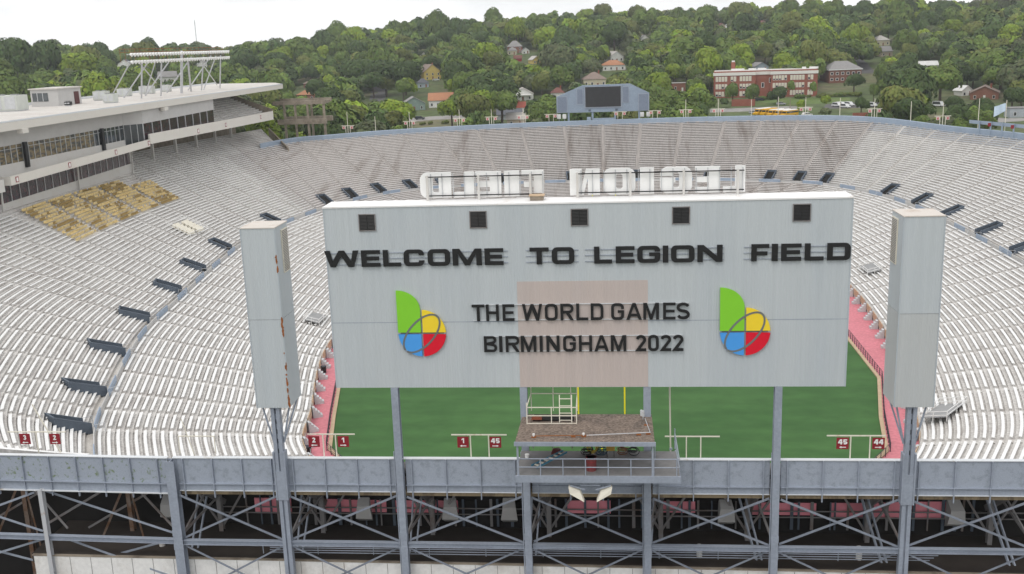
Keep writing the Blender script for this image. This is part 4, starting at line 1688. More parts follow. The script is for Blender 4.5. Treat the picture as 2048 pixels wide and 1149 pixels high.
# goal posts: white-yellow uprights of the near goal and the far goal
for gy, sg, lab in ((110.6, -1, 'near'), (231.6, 1, 'far')):
    t = thing('goal_post', 'bright yellow goal post at the %s end of the turf' % lab, 'goal', (0, gy, 0))
    b = MB()
    b.tube((0, gy+sg*2, 0), (0, gy+sg*2, 2.2), .11, 8)
    b.tube((0, gy+sg*2, 2.2), (0, gy, 3.05), .1, 8)
    b.build('post', m_goal, t)
    b = MB()
    b.tube((-2.62, gy, 3.05), (2.62, gy, 3.05), .09, 8)
    b.build('crossbar', m_goal, t)
    for x in (-2.62, 2.62):
        b = MB()
        b.tube((x, gy, 3.0), (x, gy, 13.7), .085, 8)
        b.build('upright', m_goal, t)

# tan boards and white steps along the field wall
A = row_lo(fine_u, 0)
segs = np.hypot(*(np.diff(A[:, :2], axis=0).T))
arcw = np.concatenate([[0], np.cumsum(segs)])
s = 22.0
ki = 0
tb = thing('wall_boards', 'tan boards fixed along the low wall between pink apron and benches', 'barrier', (0, CY, 0))
steps_xy = []
while s < arcw[-1]-22 and ki < 98:
    ua, ub = np.interp(s, arcw, fine_u), np.interp(s+3.6, arcw, fine_u)
    us_ = dense(float(ua), float(ub))
    P = row_lo(us_, 0)
    C_ = row_lo(us_, .02)
    ok = P[0][1] > 100
    if ok:
        b = MB()
        for i in range(len(us_)-1):
            d0, d1 = (P[i]-C_[i]), (P[i+1]-C_[i+1])
            d0, d1 = d0/np.linalg.norm(d0[:2]), d1/np.linalg.norm(d1[:2])
            q = [P[i]+d0*.03, P[i+1]+d1*.03, P[i+1]+d1*.13, P[i]+d0*.13]
            b.hexa([(p[0], p[1], .55) for p in q]+[(p[0], p[1], 1.62) for p in q])
        b.build('board', m_tan, tb)
        ki += 1
        P1 = row_lo(np.array([np.interp(s+4.2, arcw, fine_u)]), 0)[0]
        P2 = row_lo(np.array([np.interp(s+4.2, arcw, fine_u)]), .03)[0]
        d = (P1-P2)/np.linalg.norm((P1-P2)[:2])
        steps_xy.append((P1, np.array([d[0], d[1], 0])))
    s += 5.2
steps_seen = []
for P1, d in steps_xy:
    x, y, z = proj(P1)
    vis = ((600 < x < 672 and 600 < y < 915) or (1700 < x < 1860 and y > 560))
    if not vis:
        continue
    steps_seen.append((P1, d))
for i, (P1, d) in enumerate(sorted(steps_seen, key=lambda q: (q[0][0] > 0, q[0][1]))):
    sx = np.array([-d[1], d[0], 0])
    b = MB()
    for k in range(4):
        q = []
        for (dd, ss) in ((.15+.3*k, -.45), (.15+.3*k, .45), (.15+.3*(k+1), .45), (.15+.3*(k+1), -.45)):
            q.append(P1+d*dd+sx*ss)
        h = 1.35-.33*k
        b.hexa([(p[0], p[1], 0.005) for p in q]+[(p[0], p[1], h) for p in q])
    side = 'left' if P1[0] < 0 else 'right'
    nn = sum(1 for q in steps_seen if (q[0][0] < 0) == (P1[0] < 0) and q[0][1] <= P1[1])
    st_ = b.build('access_steps', m_frame)
    b = MB()
    for ss in (-.5, .5):
        p = P1+d*.2+sx*ss
        q = P1+d*1.5+sx*ss
        b.tube((p[0], p[1], 1.3), (p[0], p[1], 2.1), .03, 5)
    b.build('handrail', m_frame, st_)
    tag(st_, 'white steps from pink apron to benches, %s from the camera on the %s' % (ordw[min(nn-1, 14)], side), 'steps', 'white steps along the pink apron')
for i, (px, py) in enumerate(((648, 742), (617, 905))):
    c = on_z(px, py+5, 0)
    b = MB()
    b.tube((c[0], c[1], 0.005), (c[0], c[1], 1.0), .35, 10, .4)
    v = b.build('trash_bin', m_black)
    b = MB()
    b.tube((c[0], c[1], 1.001), (c[0], c[1], 1.06), .43, 10)
    b.build('rim', m_net, v)
    tag(v, ['black bin by the wall on the far part of the left pink apron', 'black bin on the pink apron beside the 2 sign'][i], 'bin', 'black bins on the pink apron')

# small railed decks and a plated pit in the stands
def deck(cx, cyy, fn, u, t, w, d, lab, chairs):
    P = fn(np.array([u]), t)[0]
    Q = fn(np.array([u]), t+.03)[0]
    ax = (Q-P)
    Lh = hypot(ax[0], ax[1])
    dx = np.array([ax[0]/Lh, ax[1]/Lh, 0])
    slope = ax[2]/Lh
    sx = np.array([-dx[1], dx[0], 0])

    def cor(a, s_, z):
        p = P+dx*a+sx*s_
        return (p[0], p[1], P[2]+slope*a+z)
    t_ = thing('railed_deck', lab, 'railing', P)
    b = MB()
    for z in (.75, 1.2):
        for p, q in (((-d/2, -w/2), (d/2, -w/2)), ((d/2, -w/2), (d/2, w/2)), ((d/2, w/2), (-d/2, w/2)), ((-d/2, w/2), (-d/2, -w/2))):
            b.tube(cor(*p, z), cor(*q, z), .045, 5)
    for p in ((-d/2, -w/2), (d/2, -w/2), (d/2, w/2), (-d/2, w/2), (0, -w/2), (0, w/2), (-d/2, 0), (d/2, 0)):
        b.tube(cor(*p, 0), cor(*p, 1.22), .045, 5)
    b.build('railing', m_white, t_)
    if chairs:
        for r_ in range(5):
            for s_ in (-w*.24, w*.24):
                b = MB()
                a = -d/2+.6+r_*(d-1)/5
                b.hexa([cor(a, s_-w*.17, .35), cor(a+.45, s_-w*.17, .35), cor(a+.45, s_+w*.17, .35), cor(a, s_+w*.17, .35), cor(a, s_-w*.17, .7), cor(a+.45, s_-w*.17, .95), cor(a+.45, s_+w*.17, .95), cor(a, s_+w*.17, .7)])
                b.build('seat_row', m_cream, t_)
    else:
        b = MB()
        b.hexa([cor(-d/2+.1, -w/2+.1, .46), cor(d/2-.1, -w/2+.1, .46), cor(d/2-.1, w/2-.1, .46), cor(-d/2+.1, w/2-.1, .46), cor(-d/2+.1, -w/2+.1, .5), cor(d/2-.1, -w/2+.1, .5), cor(d/2-.1, w/2-.1, .5), cor(-d/2+.1, w/2-.1, .5)])
        b.build('floor', m_bracket, t_)


deck(0, 0, row_up, u_near(on_z(378, 495, 9)), .30, 7.0, 4.6, 'white railed deck with cream folded chairs amid the left upper benches', True)
A0 = row_lo(fine_u, .2)


def u_row(px, py, z, t):
    c = on_z(px, py, z)
    A_ = row_lo(fine_u, t)
    return float(fine_u[int(np.argmin(np.hypot(A_[:, 0]-c[0], A_[:, 1]-c[1])))])


deck(0, 0, row_lo, u_row(1890, 830, 2.2, .1), .12, 6.0, 3.0, 'white railed dark pit filled by a grey plate low in the right benches behind the right tower', False)  # plate added where a dark entrance pit belongs
deck(0, 0, row_lo, u_row(640, 642, 2.5, .15), .16, 5.0, 2.5, 'white railed dark platform low in the left benches beside the big board', False)
deck(0, 0, row_lo, u_row(1715, 540, 3, .2), .2, 6.0, 2.5, 'white railed dark platform in the benches right of the big board edge', False)

# ------------------------------------------------------------------ far rim
par = thing('rim_parapet', 'long curving blue grey parapet along the top of the far stand', 'parapet', (0, CY+122, 21))
sR = np.linspace(8.3, 18.3, 102)
P = row_up(sR, 1.0)
P2 = row_up(sR, 1.012)
for a in range(0, 100, 6):
    b = MB()
    for i in range(a, min(a+6, 101)):
        lo = [P[i], P[i+1], P2[i+1], P2[i]]
        b.hexa([(p[0], p[1], p[2]-1.5) for p in lo]+[(p[0], p[1], p[2]+1.15) for p in lo])
    b.build('panel', m_bluewall, par)
# right-hand frame of grey posts and panels on the rim
fr = thing('rim_railing', 'pale blue steel frame of posts and panels on the rim at the right edge', 'railing', (88, 245, 20))
sR2 = np.linspace(8.5, 9.78, 9)
Q = row_up(sR2, 1.0)
for i in range(8):
    p, q = Q[i], Q[i+1]
    b = MB()
    b.bar((p[0]+.2, p[1], p[2]+2.75), (q[0]+.2, q[1], q[2]+2.75), .1, .8)
    b.build('panel', m_bluewall, fr)
    b = MB()
    b.bar((p[0]-.1, p[1], p[2]-.3), (p[0]-.1, p[1], p[2]+3.2), .28)
    b.build('post', m_bluewall, fr)
    if i in (1, 4, 6):
        b = MB()
        b.bar((p[0]-.5, p[1]-.2, p[2]+2.1), (p[0]-.5, p[1]-.2, p[2]+2.9), .7, .05)
        b.build('sign_plate', m_maroon, fr)

# small number signs and poles along the far rim
m_signred = mat('faded_sign_red', (.50, .12, .12), .6)
m_signpale = mat('faded_sign', (.66, .52, .50), .6)
nth = ordw+['sixteenth', 'seventeenth', 'eighteenth', 'nineteenth', 'twentieth']
pole_px = [(697, 273, 228, 1), (752, 262, 230, 0), (820, 262, 226, 1), (920, 254, 219, 1), (984, 251, 218, 1), (1047, 250, 217, 1), (1103, 248, 0, 1), (1310, 246, 0, 1), (1240, 245, 0, 1), (1371, 242, 204, 1), (1436, 240, 202, 1),
           (1502, 238, 203, 0), (1556, 238, 198, 0), (1611, 237, 198, 1), (1679, 236, 198, 0), (1748, 240, 200, 1), (1821, 243, 202, 0), (1884, 252, 205, 1), (1955, 260, 197, 0), (2009, 268, 203, 0)]
OUT = row_up(fine_u, 1.03)
pxo = np.array([proj(p)[0] for p in OUT])
far_idx = np.where((fine_u > 8.5) & (fine_u < 18.5))[0]
for i, (px, pyb, pyt, sg) in enumerate(pole_px):
    j = far_idx[int(np.argmin(abs(pxo[far_idx]-px)))]
    p = OUT[j]
    H = max(1.4, (pyb-pyt)*proj(p)[2]/CAM_F) if pyt else 0
    where = '%s along the far rim from left' % nth[i]
    kind = ('white pole with two red number signs' if sg and pyt else ('low post with two red number signs' if sg else 'bare white pole'))
    t = thing('rim_sign' if sg else 'rim_pole', kind+', '+where, 'sign' if sg else 'pole', p, 'sign posts along the far rim' if sg else 'poles along the far rim')
    if pyt:
        b = MB()
        b.tube((p[0], p[1], p[2]-.5), (p[0], p[1], p[2]+H+.4), .1, 6, .07)
        b.build('pole', m_cream, t)
    if sg:
        b = MB()
        b.bar((p[0]-2.0, p[1], p[2]+3.0), (p[0]+2.0, p[1], p[2]+3.0), .12)
        b.build('crossbar', m_cream, t)
        for s_ in (-1.2, 1.2):
            b = MB()
            b.bar((p[0]+s_*.55, p[1], p[2]-.5), (p[0]+s_*.55, p[1], p[2]+2.94), .12)
            b.build('post', m_cream, t)
            b = MB()
            b.box(p[0]+s_-.4, p[0]+s_+.4, p[1]-.12, p[1]-.08, p[2]+2.05, p[2]+2.85)
            pl = b.build('sign_plate', m_signpale, t)
            b = MB()
            b.box(p[0]+s_-.2, p[0]+s_+.2, p[1]-.145, p[1]-.125, p[2]+2.15, p[2]+2.7)
            b.build('numeral', m_signred, pl)
fl = thing('flag', 'pale blue and white flag hanging at the right end of the far rim', 'flag', (92, 258, 25))
j = far_idx[int(np.argmin(abs(pxo[far_idx]-2009)))]
p = OUT[j]
b = MB()
for k in range(5):
    a0_, a1_ = k*.5, (k+1)*.5
    b.hexa([(p[0]-a0_-.15, p[1]+.2*sin(k*1.3), p[2]+5.4-.25*k), (p[0]-a1_-.15, p[1]+.2*sin(k*1.3+1.3), p[2]+5.1-.25*k), (p[0]-a1_-.15, p[1]+.2*sin(k*1.3+1.3)+.03, p[2]+5.1-.25*k), (p[0]-a0_-.15, p[1]+.2*sin(k*1.3)+.03, p[2]+5.4-.25*k),
            (p[0]-a0_-.15, p[1]+.2*sin(k*1.3), p[2]+7.2-.15*k), (p[0]-a1_-.15, p[1]+.2*sin(k*1.3+1.3), p[2]+7.05-.15*k), (p[0]-a1_-.15, p[1]+.2*sin(k*1.3+1.3)+.03, p[2]+7.05-.15*k), (p[0]-a0_-.15, p[1]+.2*sin(k*1.3)+.03, p[2]+7.2-.15*k)])
b.build('flag_cloth', mat('flag_cloth', (.55, .66, .78), .8), fl)

# far video board
FY = 305.0
vb = thing('video_scoreboard', 'blue grey video scoreboard with clipped corners standing on the far rim', 'scoreboard', (0, FY, 21))
b = MB()
b.prism([(-13.85, FY, 24.65), (13.1, FY, 24.65), (13.1, FY, 29.75), (7.6, FY, 32.5), (-6.2, FY, 32.4), (-13.85, FY, 29.35)], (0, 1.6, 0))
b.build('panel', m_vboard, vb)
b = MB()
b.box(-5.65, 5.15, FY-.22, FY-.02, 25.9, 32.05)
sf = b.build('screen_frame', m_steel, vb)
b = MB()
b.box(-5.4, 4.9, FY-.30, FY-.225, 26.15, 31.9)
b.build('screen', mat('screen_dark', (.035, .035, .038), .4), sf)
for (x0, x1, z0, z1) in ((-13.7, -10.7, 24.8, 29.4), (9.9, 12.95, 24.8, 29.6), (-7.9, -6.05, 27.0, 31.5), (5.4, 7.3, 27.2, 31.8)):
    b = MB()
    b.box(x0, x1, FY-.12, FY-.02, z0, z1)
    pf = b.build('speaker_grille', m_steel, vb)
    b = MB()
    b.box(x0+.15, x1-.15, FY-.16, FY-.122, z0+.15, z1-.15)
    b.build('grille_cloth', mat('grille', (.19, .225, .29), .8, .15, 3), pf)
for x in (-10.4, -3.4, 3.2, 10.2):
    b = MB()
    b.box(x-.28, x+.28, FY+.3, FY+.9, 17, 24.65)
    b.build('leg', m_blue, vb)
for x in (-4.2, 3.6):
    b = MB()
    b.box(x-.35, x+.35, FY-.08, FY-.02, 24.9, 25.5)
    b.build('badge', m_navy, vb)
b = MB()
b.box(-5.0, -3.9, FY-1.2, FY, 21.3, 23.3)
b.box(-3.2, 3.0, FY-.9, FY, 21.2, 22.9)
b.build('control_box', m_blue, vb)
for i, x in enumerate((-13.2, -11.6, 11.0, 12.8)):
    t = thing('stadium_speaker', 'white angled loudspeaker under the far video board, %s from the left' % ordw[i], 'loudspeaker', (x, FY+1, 22), 'white loudspeakers under the video board')
    b = MB()
    b.hexa([(x-.55, FY-.3, 23.0), (x+.55, FY-.3, 23.0), (x+.45, FY+.7, 23.2), (x-.45, FY+.7, 23.2), (x-.55, FY-.6, 24.2), (x+.55, FY-.6, 24.2), (x+.45, FY+.7, 24.3), (x-.45, FY+.7, 24.3)])
    b.build('cabinet', m_white, t)
    b = MB()
    b.tube((x, FY+.4, 21), (x, FY+.4, 23.1), .09, 6)
    b.build('bracket', m_steel, t)

# ------------------------------------------------------------------ stand building with boxes on the left
pb = thing('grandstand_building', 'long white press box building with glass fronts and flat pale roof on the left stand', 'building', (-100, 220, 21))


def wx(y):
    return -98.1-(y-158)*.055


b = MB()
b.prism([(-94.8, 135, 34.1), (-95, 303.5, 34.3), (-102, 318, 34.3), (-124, 326, 34.3), (-124, 135, 34.1)], (0, 0, 1.3))
b.build('roof_slab', m_fascia, pb)
b = MB()
b.poly([(-95.3, 135, 35.46), (-95.4, 302.5, 35.66), (-102.3, 317.2, 35.66), (-123.6, 325, 35.66), (-123.6, 135, 35.46)])
b.build('roof_top', m_roof, pb)
b = MB()
b.box(-95.2, -94.95, 135, 303, 35.46, 35.72)
b.box(-123.95, -123.6, 135, 325, 35.46, 36.1)
b.build('roof_edge', m_lightedge, pb)
for y in (163, 219):
    b = MB()
    b.box(-95.6, -94.6, y-.9, y+.9, 33.4, 34.15)
    b.build('drip_block', m_fascia, pb)
# lower suites
b = MB()
y0, y1 = 130, 213.5
b.hexa([(wx(y0), y0, 18), (wx(y0)-.3, y0, 18), (wx(y1)-.3, y1, 18), (wx(y1), y1, 18), (wx(y0), y0, 21.9), (wx(y0)-.3, y0, 21.9), (wx(y1)-.3, y1, 22.7), (wx(y1), y1, 22.7)])
b.build('suite_wall', m_plaster, pb)
b = MB()
b.hexa([(wx(y1), y1, 18), (wx(y1)-8, y1, 18), (wx(y1)-8, y1+.25, 18), (wx(y1), y1+.25, 18), (wx(y1), y1, 22.7), (wx(y1)-8, y1, 26.9), (wx(y1)-8, y1+.25, 26.9), (wx(y1), y1+.25, 22.7)])
b.build('suite_end_wall', m_plaster, pb)


def zlo(y):
    return 21.95+(y-158)*.013


n = 26
for k in range(n):
    a, c = 136+(212.6-136)*k/n, 136+(212.6-136)*(k+1)/n
    b = MB()
    b.hexa([(wx(a)-.12, a+.06, zlo(a)), (wx(a)-.16, a+.06, zlo(a)), (wx(c)-.16, c-.06, zlo(c)), (wx(c)-.12, c-.06, zlo(c)), (wx(a)-.12, a+.06, zlo(a)+4.2), (wx(a)-.16, a+.06, zlo(a)+4.2), (wx(c)-.16, c-.06, zlo(c)+4.2), (wx(c)-.12, c-.06, zlo(c)+4.2)])
    b.build('window', m_glass_maroon, pb)
    b = MB()
    b.bar((wx(a)-.06, a, zlo(a)), (wx(a)-.06, a, zlo(a)+4.2), .12)
    b.build('mullion', m_frame, pb)
for y in (158.5, 186.5, 212.4):
    b = MB()
    b.tube((wx(y)+.35, y, 20.4), (wx(y)+.6, y, 26.3), .17, 8)
    b.build('column', m_plaster, pb)


def zb1(y):
    return 25.45+(y-157)*.021


# lower balcony
b = MB()
ya, yb = 157.2, 209.6
b.hexa([(-94.9, ya, zb1(ya)), (-102.8, ya, zb1(ya)), (-102.8, yb, zb1(yb)), (-94.9, yb, zb1(yb)), (-94.9, ya, zb1(ya)+.3), (-102.8, ya, zb1(ya)+.3), (-102.8, yb, zb1(yb)+.3), (-94.9, yb, zb1(yb)+.3)])
b.hexa([(-94.9, ya, zb1(ya)+.3), (-95.2, ya, zb1(ya)+.3), (-95.2, yb, zb1(yb)+.3), (-94.9, yb, zb1(yb)+.3), (-94.9, ya, zb1(ya)+1.45), (-95.2, ya, zb1(ya)+1.45), (-95.2, yb, zb1(yb)+1.45), (-94.9, yb, zb1(yb)+1.45)])
b.hexa([(-95.2, ya, zb1(ya)+.3), (-98.6, ya, zb1(ya)+.3), (-98.6, ya+.3, zb1(ya)+.3), (-95.2, ya+.3, zb1(ya)+.3), (-95.2, ya, zb1(ya)+1.45), (-98.6, ya, zb1(ya)+1.45), (-98.6, ya+.3, zb1(ya)+1.45), (-95.2, ya+.3, zb1(ya)+1.45)])
b.build('balcony', m_fascia, pb)
b = MB()
b.box(-97.2, -95.6, 136, 156.4, 24.6, 26.6)
b.build('balcony', m_plaster, pb)
# upper level, left part
XW = -98.6
b = MB()
b.box(XW-.3, XW, 130, 206, 26.2, 28.3)
b.build('spandrel', m_plaster, pb)
b = MB()
b.box(XW-.3, XW, 130, 206, 31.3, 34.1)
b.build('header_wall', m_greywall, pb)
n = 40
for k in range(n):
    a, c = 134+72*k/n, 134+72*(k+1)/n
    b = MB()
    b.box(XW-.2, XW-.16, a+.05, c-.05, 28.3, 31.3)
    b.build('window', m_glass_tan if 8 < k < 33 else m_glass, pb)
    b = MB()
    b.box(XW-.15, XW-.03, a-.05, a+.05, 28.3, 31.3)
    b.build('mullion', m_frame, pb)
b = MB()
b.box(XW-.15, XW-.04, 134, 206, 30.65, 30.72)
b.build('transom', m_frame, pb)
for y in (168.5, 196.2):
    b = MB()
    b.box(XW+.05, XW+.5, y-.45, y+.45, 27.2, 31.5)
    b.build('dark_pilaster', m_black, pb)
# upper level, right part: bigger panes further out
b = MB()
b.prism([(XW-.3, 206, 31.3), (XW, 206, 31.3), (-95.9, 209.4, 31.3), (-95.9, 249.6, 31.6), (-96.2, 249.6, 31.6), (-96.2, 209.6, 31.3)], (0, 0, 2.9))
b.build('header_wall', m_greywall, pb)
b = MB()
b.poly([(XW-.1, 206, 27), (-96.0, 209.5, 27.2), (-96.0, 209.5, 31.4), (XW-.1, 206, 31.4)])
b.build('window', m_glass, pb)
b = MB()
for f in (0, .35, .7, 1):
    b.bar((XW+.02+(2.6*f), 206+3.4*f, 27.2), (XW+.02+2.6*f, 206+3.4*f, 31.4), .12)
b.build('mullion', m_frame, pb)
n = 9
for k in range(n):
    a, c = 209.6+40*k/n, 209.6+40*(k+1)/n
    b = MB()
    b.box(-96.15, -96.1, a+.06, c-.06, 28.0, 31.7)
    b.build('window', m_glass_maroon, pb)
    b = MB()
    b.box(-96.08, -95.95, a-.08, a+.08, 28.0, 31.7)
    b.build('mullion', m_frame, pb)
# upper balcony fascia
b = MB()
ya, yb = 209.8, 292.0
b.hexa([(-94.9, ya, 27.0), (-95.25, ya, 27.0), (-95.25, yb, 26.0), (-94.9, yb, 26.0), (-94.9, ya, 29.1), (-95.25, ya, 29.1), (-95.25, yb, 28.4), (-94.9, yb, 28.4)])
b.hexa([(-95.25, ya, 27.0), (-108, ya, 27.6), (-108, yb, 27.6), (-95.25, yb, 26.0), (-95.25, ya, 27.3), (-108, ya, 27.9), (-108, yb, 27.9), (-95.25, yb, 26.3)])
b.build('balcony', m_fascia, pb)
b = MB()
b.box(-108.6, -108.3, 213, 297, 20, 34.2)
b.build('rear_wall', m_oldconc, pb)  # dark concrete colour stands for the deep shade below the deck
b = MB()
b.box(-108, -96.2, 249.4, 249.65, 28, 34.2)
b.build('partition', m_greywall, pb)
b = MB()
for k in range(12):
    x, z = -95.9-k*1.0, 27.7+k*.46
    b.box(x-1.0, x, 249.7, 291.4, 26.5, z)
b.build('upper_deck_steps', m_conc, pb)
for k in range(11):
    x, z = -96.5-k*1.0, 27.7+k*.46
    for j in range(4):
        a = 250.4+j*10.3
        b = MB()
        b.box(x-.3, x, a, a+9.4, z+.40, z+.46)
        b.build('bench', m_bench, pb)
for y in (253, 264.5, 276, 288):
    b = MB()
    b.box(-107.4, -106.9, y-.3, y+.3, 27, 34.3)
    b.build('column', m_plaster, pb)
for y in (218, 230, 243, 256, 269, 281):
    b = MB()
    b.box(-104.2, -103.6, y-.3, y+.3, 21, 27.5)
    b.build('column', m_plaster, pb)
b = MB()
b.hexa([(-95, 291.6, 25.9), (-108, 291.6, 27), (-108, 292, 27), (-95, 292, 25.9), (-95, 291.6, 29.0), (-108, 291.6, 34.0), (-108, 292, 34.0), (-95, 292, 29.0)])
b.build('deck_end_wall', m_oldconc, pb)
for i, y in enumerate((159, 176, 194, 209)):
    b = MB()
    b.box(-94.89, -94.86, y-.45, y+.45, zb1(y)+.3, zb1(y)+1.2)
    pl = b.build('section_plate', m_maroon, pb)
    b = MB()
    b.box(-94.855, -94.84, y-.25, y+.25, zb1(y)+.42, zb1(y)+1.06)
    b.build('number_field', m_white, pl)
for i, y in enumerate((236, 254, 281)):
    b = MB()
    b.box(-94.89, -94.86, y-.5, y+.5, 27.0, 28.0)
    pl = b.build('section_plate', m_maroon, pb)
    b = MB()
    b.box(-94.855, -94.84, y-.28, y+.28, 27.15, 27.85)
    b.build('number_field', m_white, pl)
# low end wall of the stand
ew = MB()
us1 = 18.03
for k in range(0, 12):
    t0, t1 = .86+k*.034, .86+(k+1)*.034
    p, q = row_up(np.array([us1]), t0)[0], row_up(np.array([us1]), t1)[0]
    ew.hexa([(p[0], p[1], p[2]-1.5), (p[0]+.2, p[1]+.4, p[2]-1.5), (q[0]+.2, q[1]+.4, q[2]-1.5), (q[0], q[1], q[2]-1.5), (p[0], p[1], p[2]+1.0), (p[0]+.2, p[1]+.4, p[2]+1.0), (q[0]+.2, q[1]+.4, q[2]+1.0), (q[0], q[1], q[2]+1.0)])
tag(ew.build('stand_end_wall', m_oldconc), 'sloping brown concrete end wall of the left stand where the far bowl begins', 'wall')
# bare concrete frame beyond it
rf = thing('concrete_frame', 'bare brown concrete frame of posts and two beams beyond the left stand', 'ruin', (-90, 304, 10))
for yy, dz in ((304, 0), (311, .4)):
    for x in ((-95.3, -92.0, -88.2, -83.2) if yy == 304 else (-94.1, -89.0, -85.2)):
        b = MB()
        b.box(x-.3, x+.3, yy-.3, yy+.3, 8, 29.4+dz)
        b.build('post', m_oldconc, rf)
    for z, h, xa in ((29.4+dz, 1.1, -98.6), (23.6+dz, 1.5, -97.6)):
        b = MB()
        b.box(xa, -82.6, yy-.5, yy+.5, z, z+h)
        b.build('beam', m_oldconc, rf)
for x in (-97.5, -90, -83.4):
    b = MB()
    b.box(x-.4, x+.4, 304.5, 310.5, 29.5, 30.3)
    b.build('beam', m_oldconc, rf)

# gold chair rows
for k in gold_rows:
    g0, g1 = gold_span(k)
    t0, t1 = (up_t+EXT_T[1:])[k], (up_t+EXT_T[1:])[k+1]
    nb = 5
    for j in range(nb):
        a, c = g0+(g1-g0)*j/nb+.55, g0+(g1-g0)*(j+1)/nb-.5
        if k > 29 and j > 3:
            continue
        b = MB()
        y = a
        P0_, P1_ = (row_up(np.array([u_of_y_up(t0, yy)]), t0)[0] for yy in (a, c))
        b.bar((P0_[0]-.29, P0_[1], P0_[2]+.3), (P1_[0]-.29, P1_[1], P1_[2]+.3), .05, .06)
        q = random.random()
        while y < c-.5:
            if random.random() < .06:
                y += .55
                continue
            u = u_of_y_up(t0, y+.25)
            p = row_up(np.array([u]), t0)[0]
            x, z = p[0]-.2, p[2]
            if random.random() < .25:
                q = random.random()
            up_ = q < .45
            b.mi = 1 if q > .74 else 0
            b.box(x-.31, x-.26, y+.03, y+.45, z+.36, z+.74)
            if up_:
                b.box(x-.25, x-.17, y+.02, y+.46, z+.38, z+.75)
            else:
                b.box(x-.25, x+.17, y+.03, y+.45, z+.36, z+.42)
            y += .55
        if b.f:
            o = b.build('seat_row', [m_gold, m_gold_dk], None, b.v[0])
            tag(o, 'row of faded gold flip-up seats in the block below the lower suite windows', 'seat row', 'rows of gold seats')

# things on the flat roof
lr = thing('floodlight_rack', 'long floodlight rack with two rows of white lamps on slanting posts on the left roof', 'floodlights', (-103, 250, 35.6))
b = MB()
for z in (44.0, 45.5):
    b.box(-103.4, -103.1, 221.5, 282, z-.1, z+.1)
b.box(-104.4, -103.4, 221, 282.3, 43.7, 43.8)
b.build('lamp_beam', m_galv, lr)
b = MB()
for z in (46.0, 46.7):
    b.tube((-104.4, 220.5, z), (-104.4, 282.3, z), .05, 5)
for k in range(26):
    y = 220.5+k*2.47
    b.tube((-104.4, y, 43.8), (-104.4, y, 46.7), .04, 5)
b.build('catwalk_railing', m_rust, lr)
for z in (44.0, 45.6):
    for k in range(38):
        y = 222.2+k*1.6
        b = MB()
        b.tube((-102.95, y, z), (-102.45, y, z-.2), .22, 8, .47)
        b.tube((-102.45, y, z-.2), (-102.4, y, z-.22), .47, 8, .42)
        b.build('floodlight', m_white, lr)
for px, py, qx, qy, w in ((283, 198, 275, 122, .3), (322, 193, 314, 120, .3), (363, 188, 357, 103, .55), (354, 185, 352, 118, .4), (403, 182, 395, 115, .3), (440, 178, 433, 112, .3)):
    p = on_z(px, py, 35.5)
    p = np.array([max(p[0], -108), p[1], 35.5])
    q = on_x(qx, qy, -103.5)
    b = MB()
    b.tube(p, (q[0], p[1]+(q[1]-p[1])*.6, q[2]), w*.62, 7)
    b.build('post', m_galv, lr)
for px, py, qx, qy in ((227, 186, 261, 124), (247, 197, 299, 121), (290, 193, 342, 118), (333, 187, 383, 114), (375, 182, 422, 112), (290, 191, 312, 120), (312, 166, 277, 124), (407, 181, 432, 112), (434, 170, 396, 116)):
    p = on_z(px, py, 35.5)
    if p[0] < -121 or py < 175:
        p = on_x(px, py, -115)
    q = on_x(qx, qy, -103.6)
    b = MB()
    b.tube(p, q, .15, 6)
    b.build('brace', m_galv, lr)
ph = thing('roof_hut', 'boxy white hut with dark windows on the left roof', 'hut', (-115, 217, 35.5))
b = MB()
b.box(-118.6, -112.6, 207.5, 217, 35.5, 39.0)
b.build('wall', m_greywall, ph)
b = MB()
b.box(-118.9, -112.3, 207.2, 217.3, 39.0, 39.25)
b.build('roof', m_roof, ph)
b = MB()
b.box(-118.2, -114.8, 207.42, 207.48, 36.6, 38.3)
wv = b.build('window', m_glass, ph)
b = MB()
for x in (-117.1, -115.9):
    b.box(x-.06, x+.06, 207.38, 207.42, 36.6, 38.3)
b.build('frame', m_frame, wv)
b = MB()
b.box(-112.58, -112.52, 214, 216, 35.6, 38.2)
b.build('door', mat('hut_door', (.10, .035, .035), .7), ph)
hv = [(20, 222, 5.6, 4, 3.0), (204, 201, 2.9, 2.4, 2.1), (222, 206, 2.4, 2.2, 1.9), (250, 193, 2.9, 2.2, 1.9), (295, 188, 3.4, 2.2, 2.0), (333, 184, 2.2, 2, 1.8), (137, 212, 1.2, 1.0, .9)]
for i, (px, py, w, d, h) in enumerate(hv):
    p = on_z(px, py, 35.6)
    x, y = max(p[0], -119), p[1]
    lab = ['huge pale air handling unit at the left edge of the roof', 'pale twin air conditioner left of the floodlight posts', 'pale air conditioner nearest the front roof edge by the first slanting post',
           'pale air conditioner between the first floodlight posts', 'long pale air conditioner under the middle of the floodlights', 'small pale air conditioner under the thick mast', 'small black condenser beside the roof hut'][i]
    t = thing('air_conditioner', lab, 'air conditioner', (x, y, 35.55))
    body = m_black if i == 6 else mat('unit_paint', (.55, .57, .53), .6, .08, .8)
    b = MB()
    b.box(x-w/2, x+w/2, y-d/2, y+d/2, 35.75, 35.55+h)
    cb = b.build('cabinet', body, t)
    b = MB()
    b.box(x-w/2+.1, x+w/2-.1, y-d/2+.1, y+d/2-.1, 35.5, 35.74)
    b.build('base', m_frame, t)
    for k in range(2):
        b = MB()
        xx = x-w/4+k*w/2
        b.tube((xx, y, 35.55+h), (xx, y, 35.75+h), min(w, d)*.2, 10)
        b.build('fan', m_bracket, t)
        b = MB()
        b.box(xx-w*.19, xx+w*.19, y-d/2-.05, y-d/2-.01, 36.0, 35.35+h)
        b.build('louvre', m_frame, t)

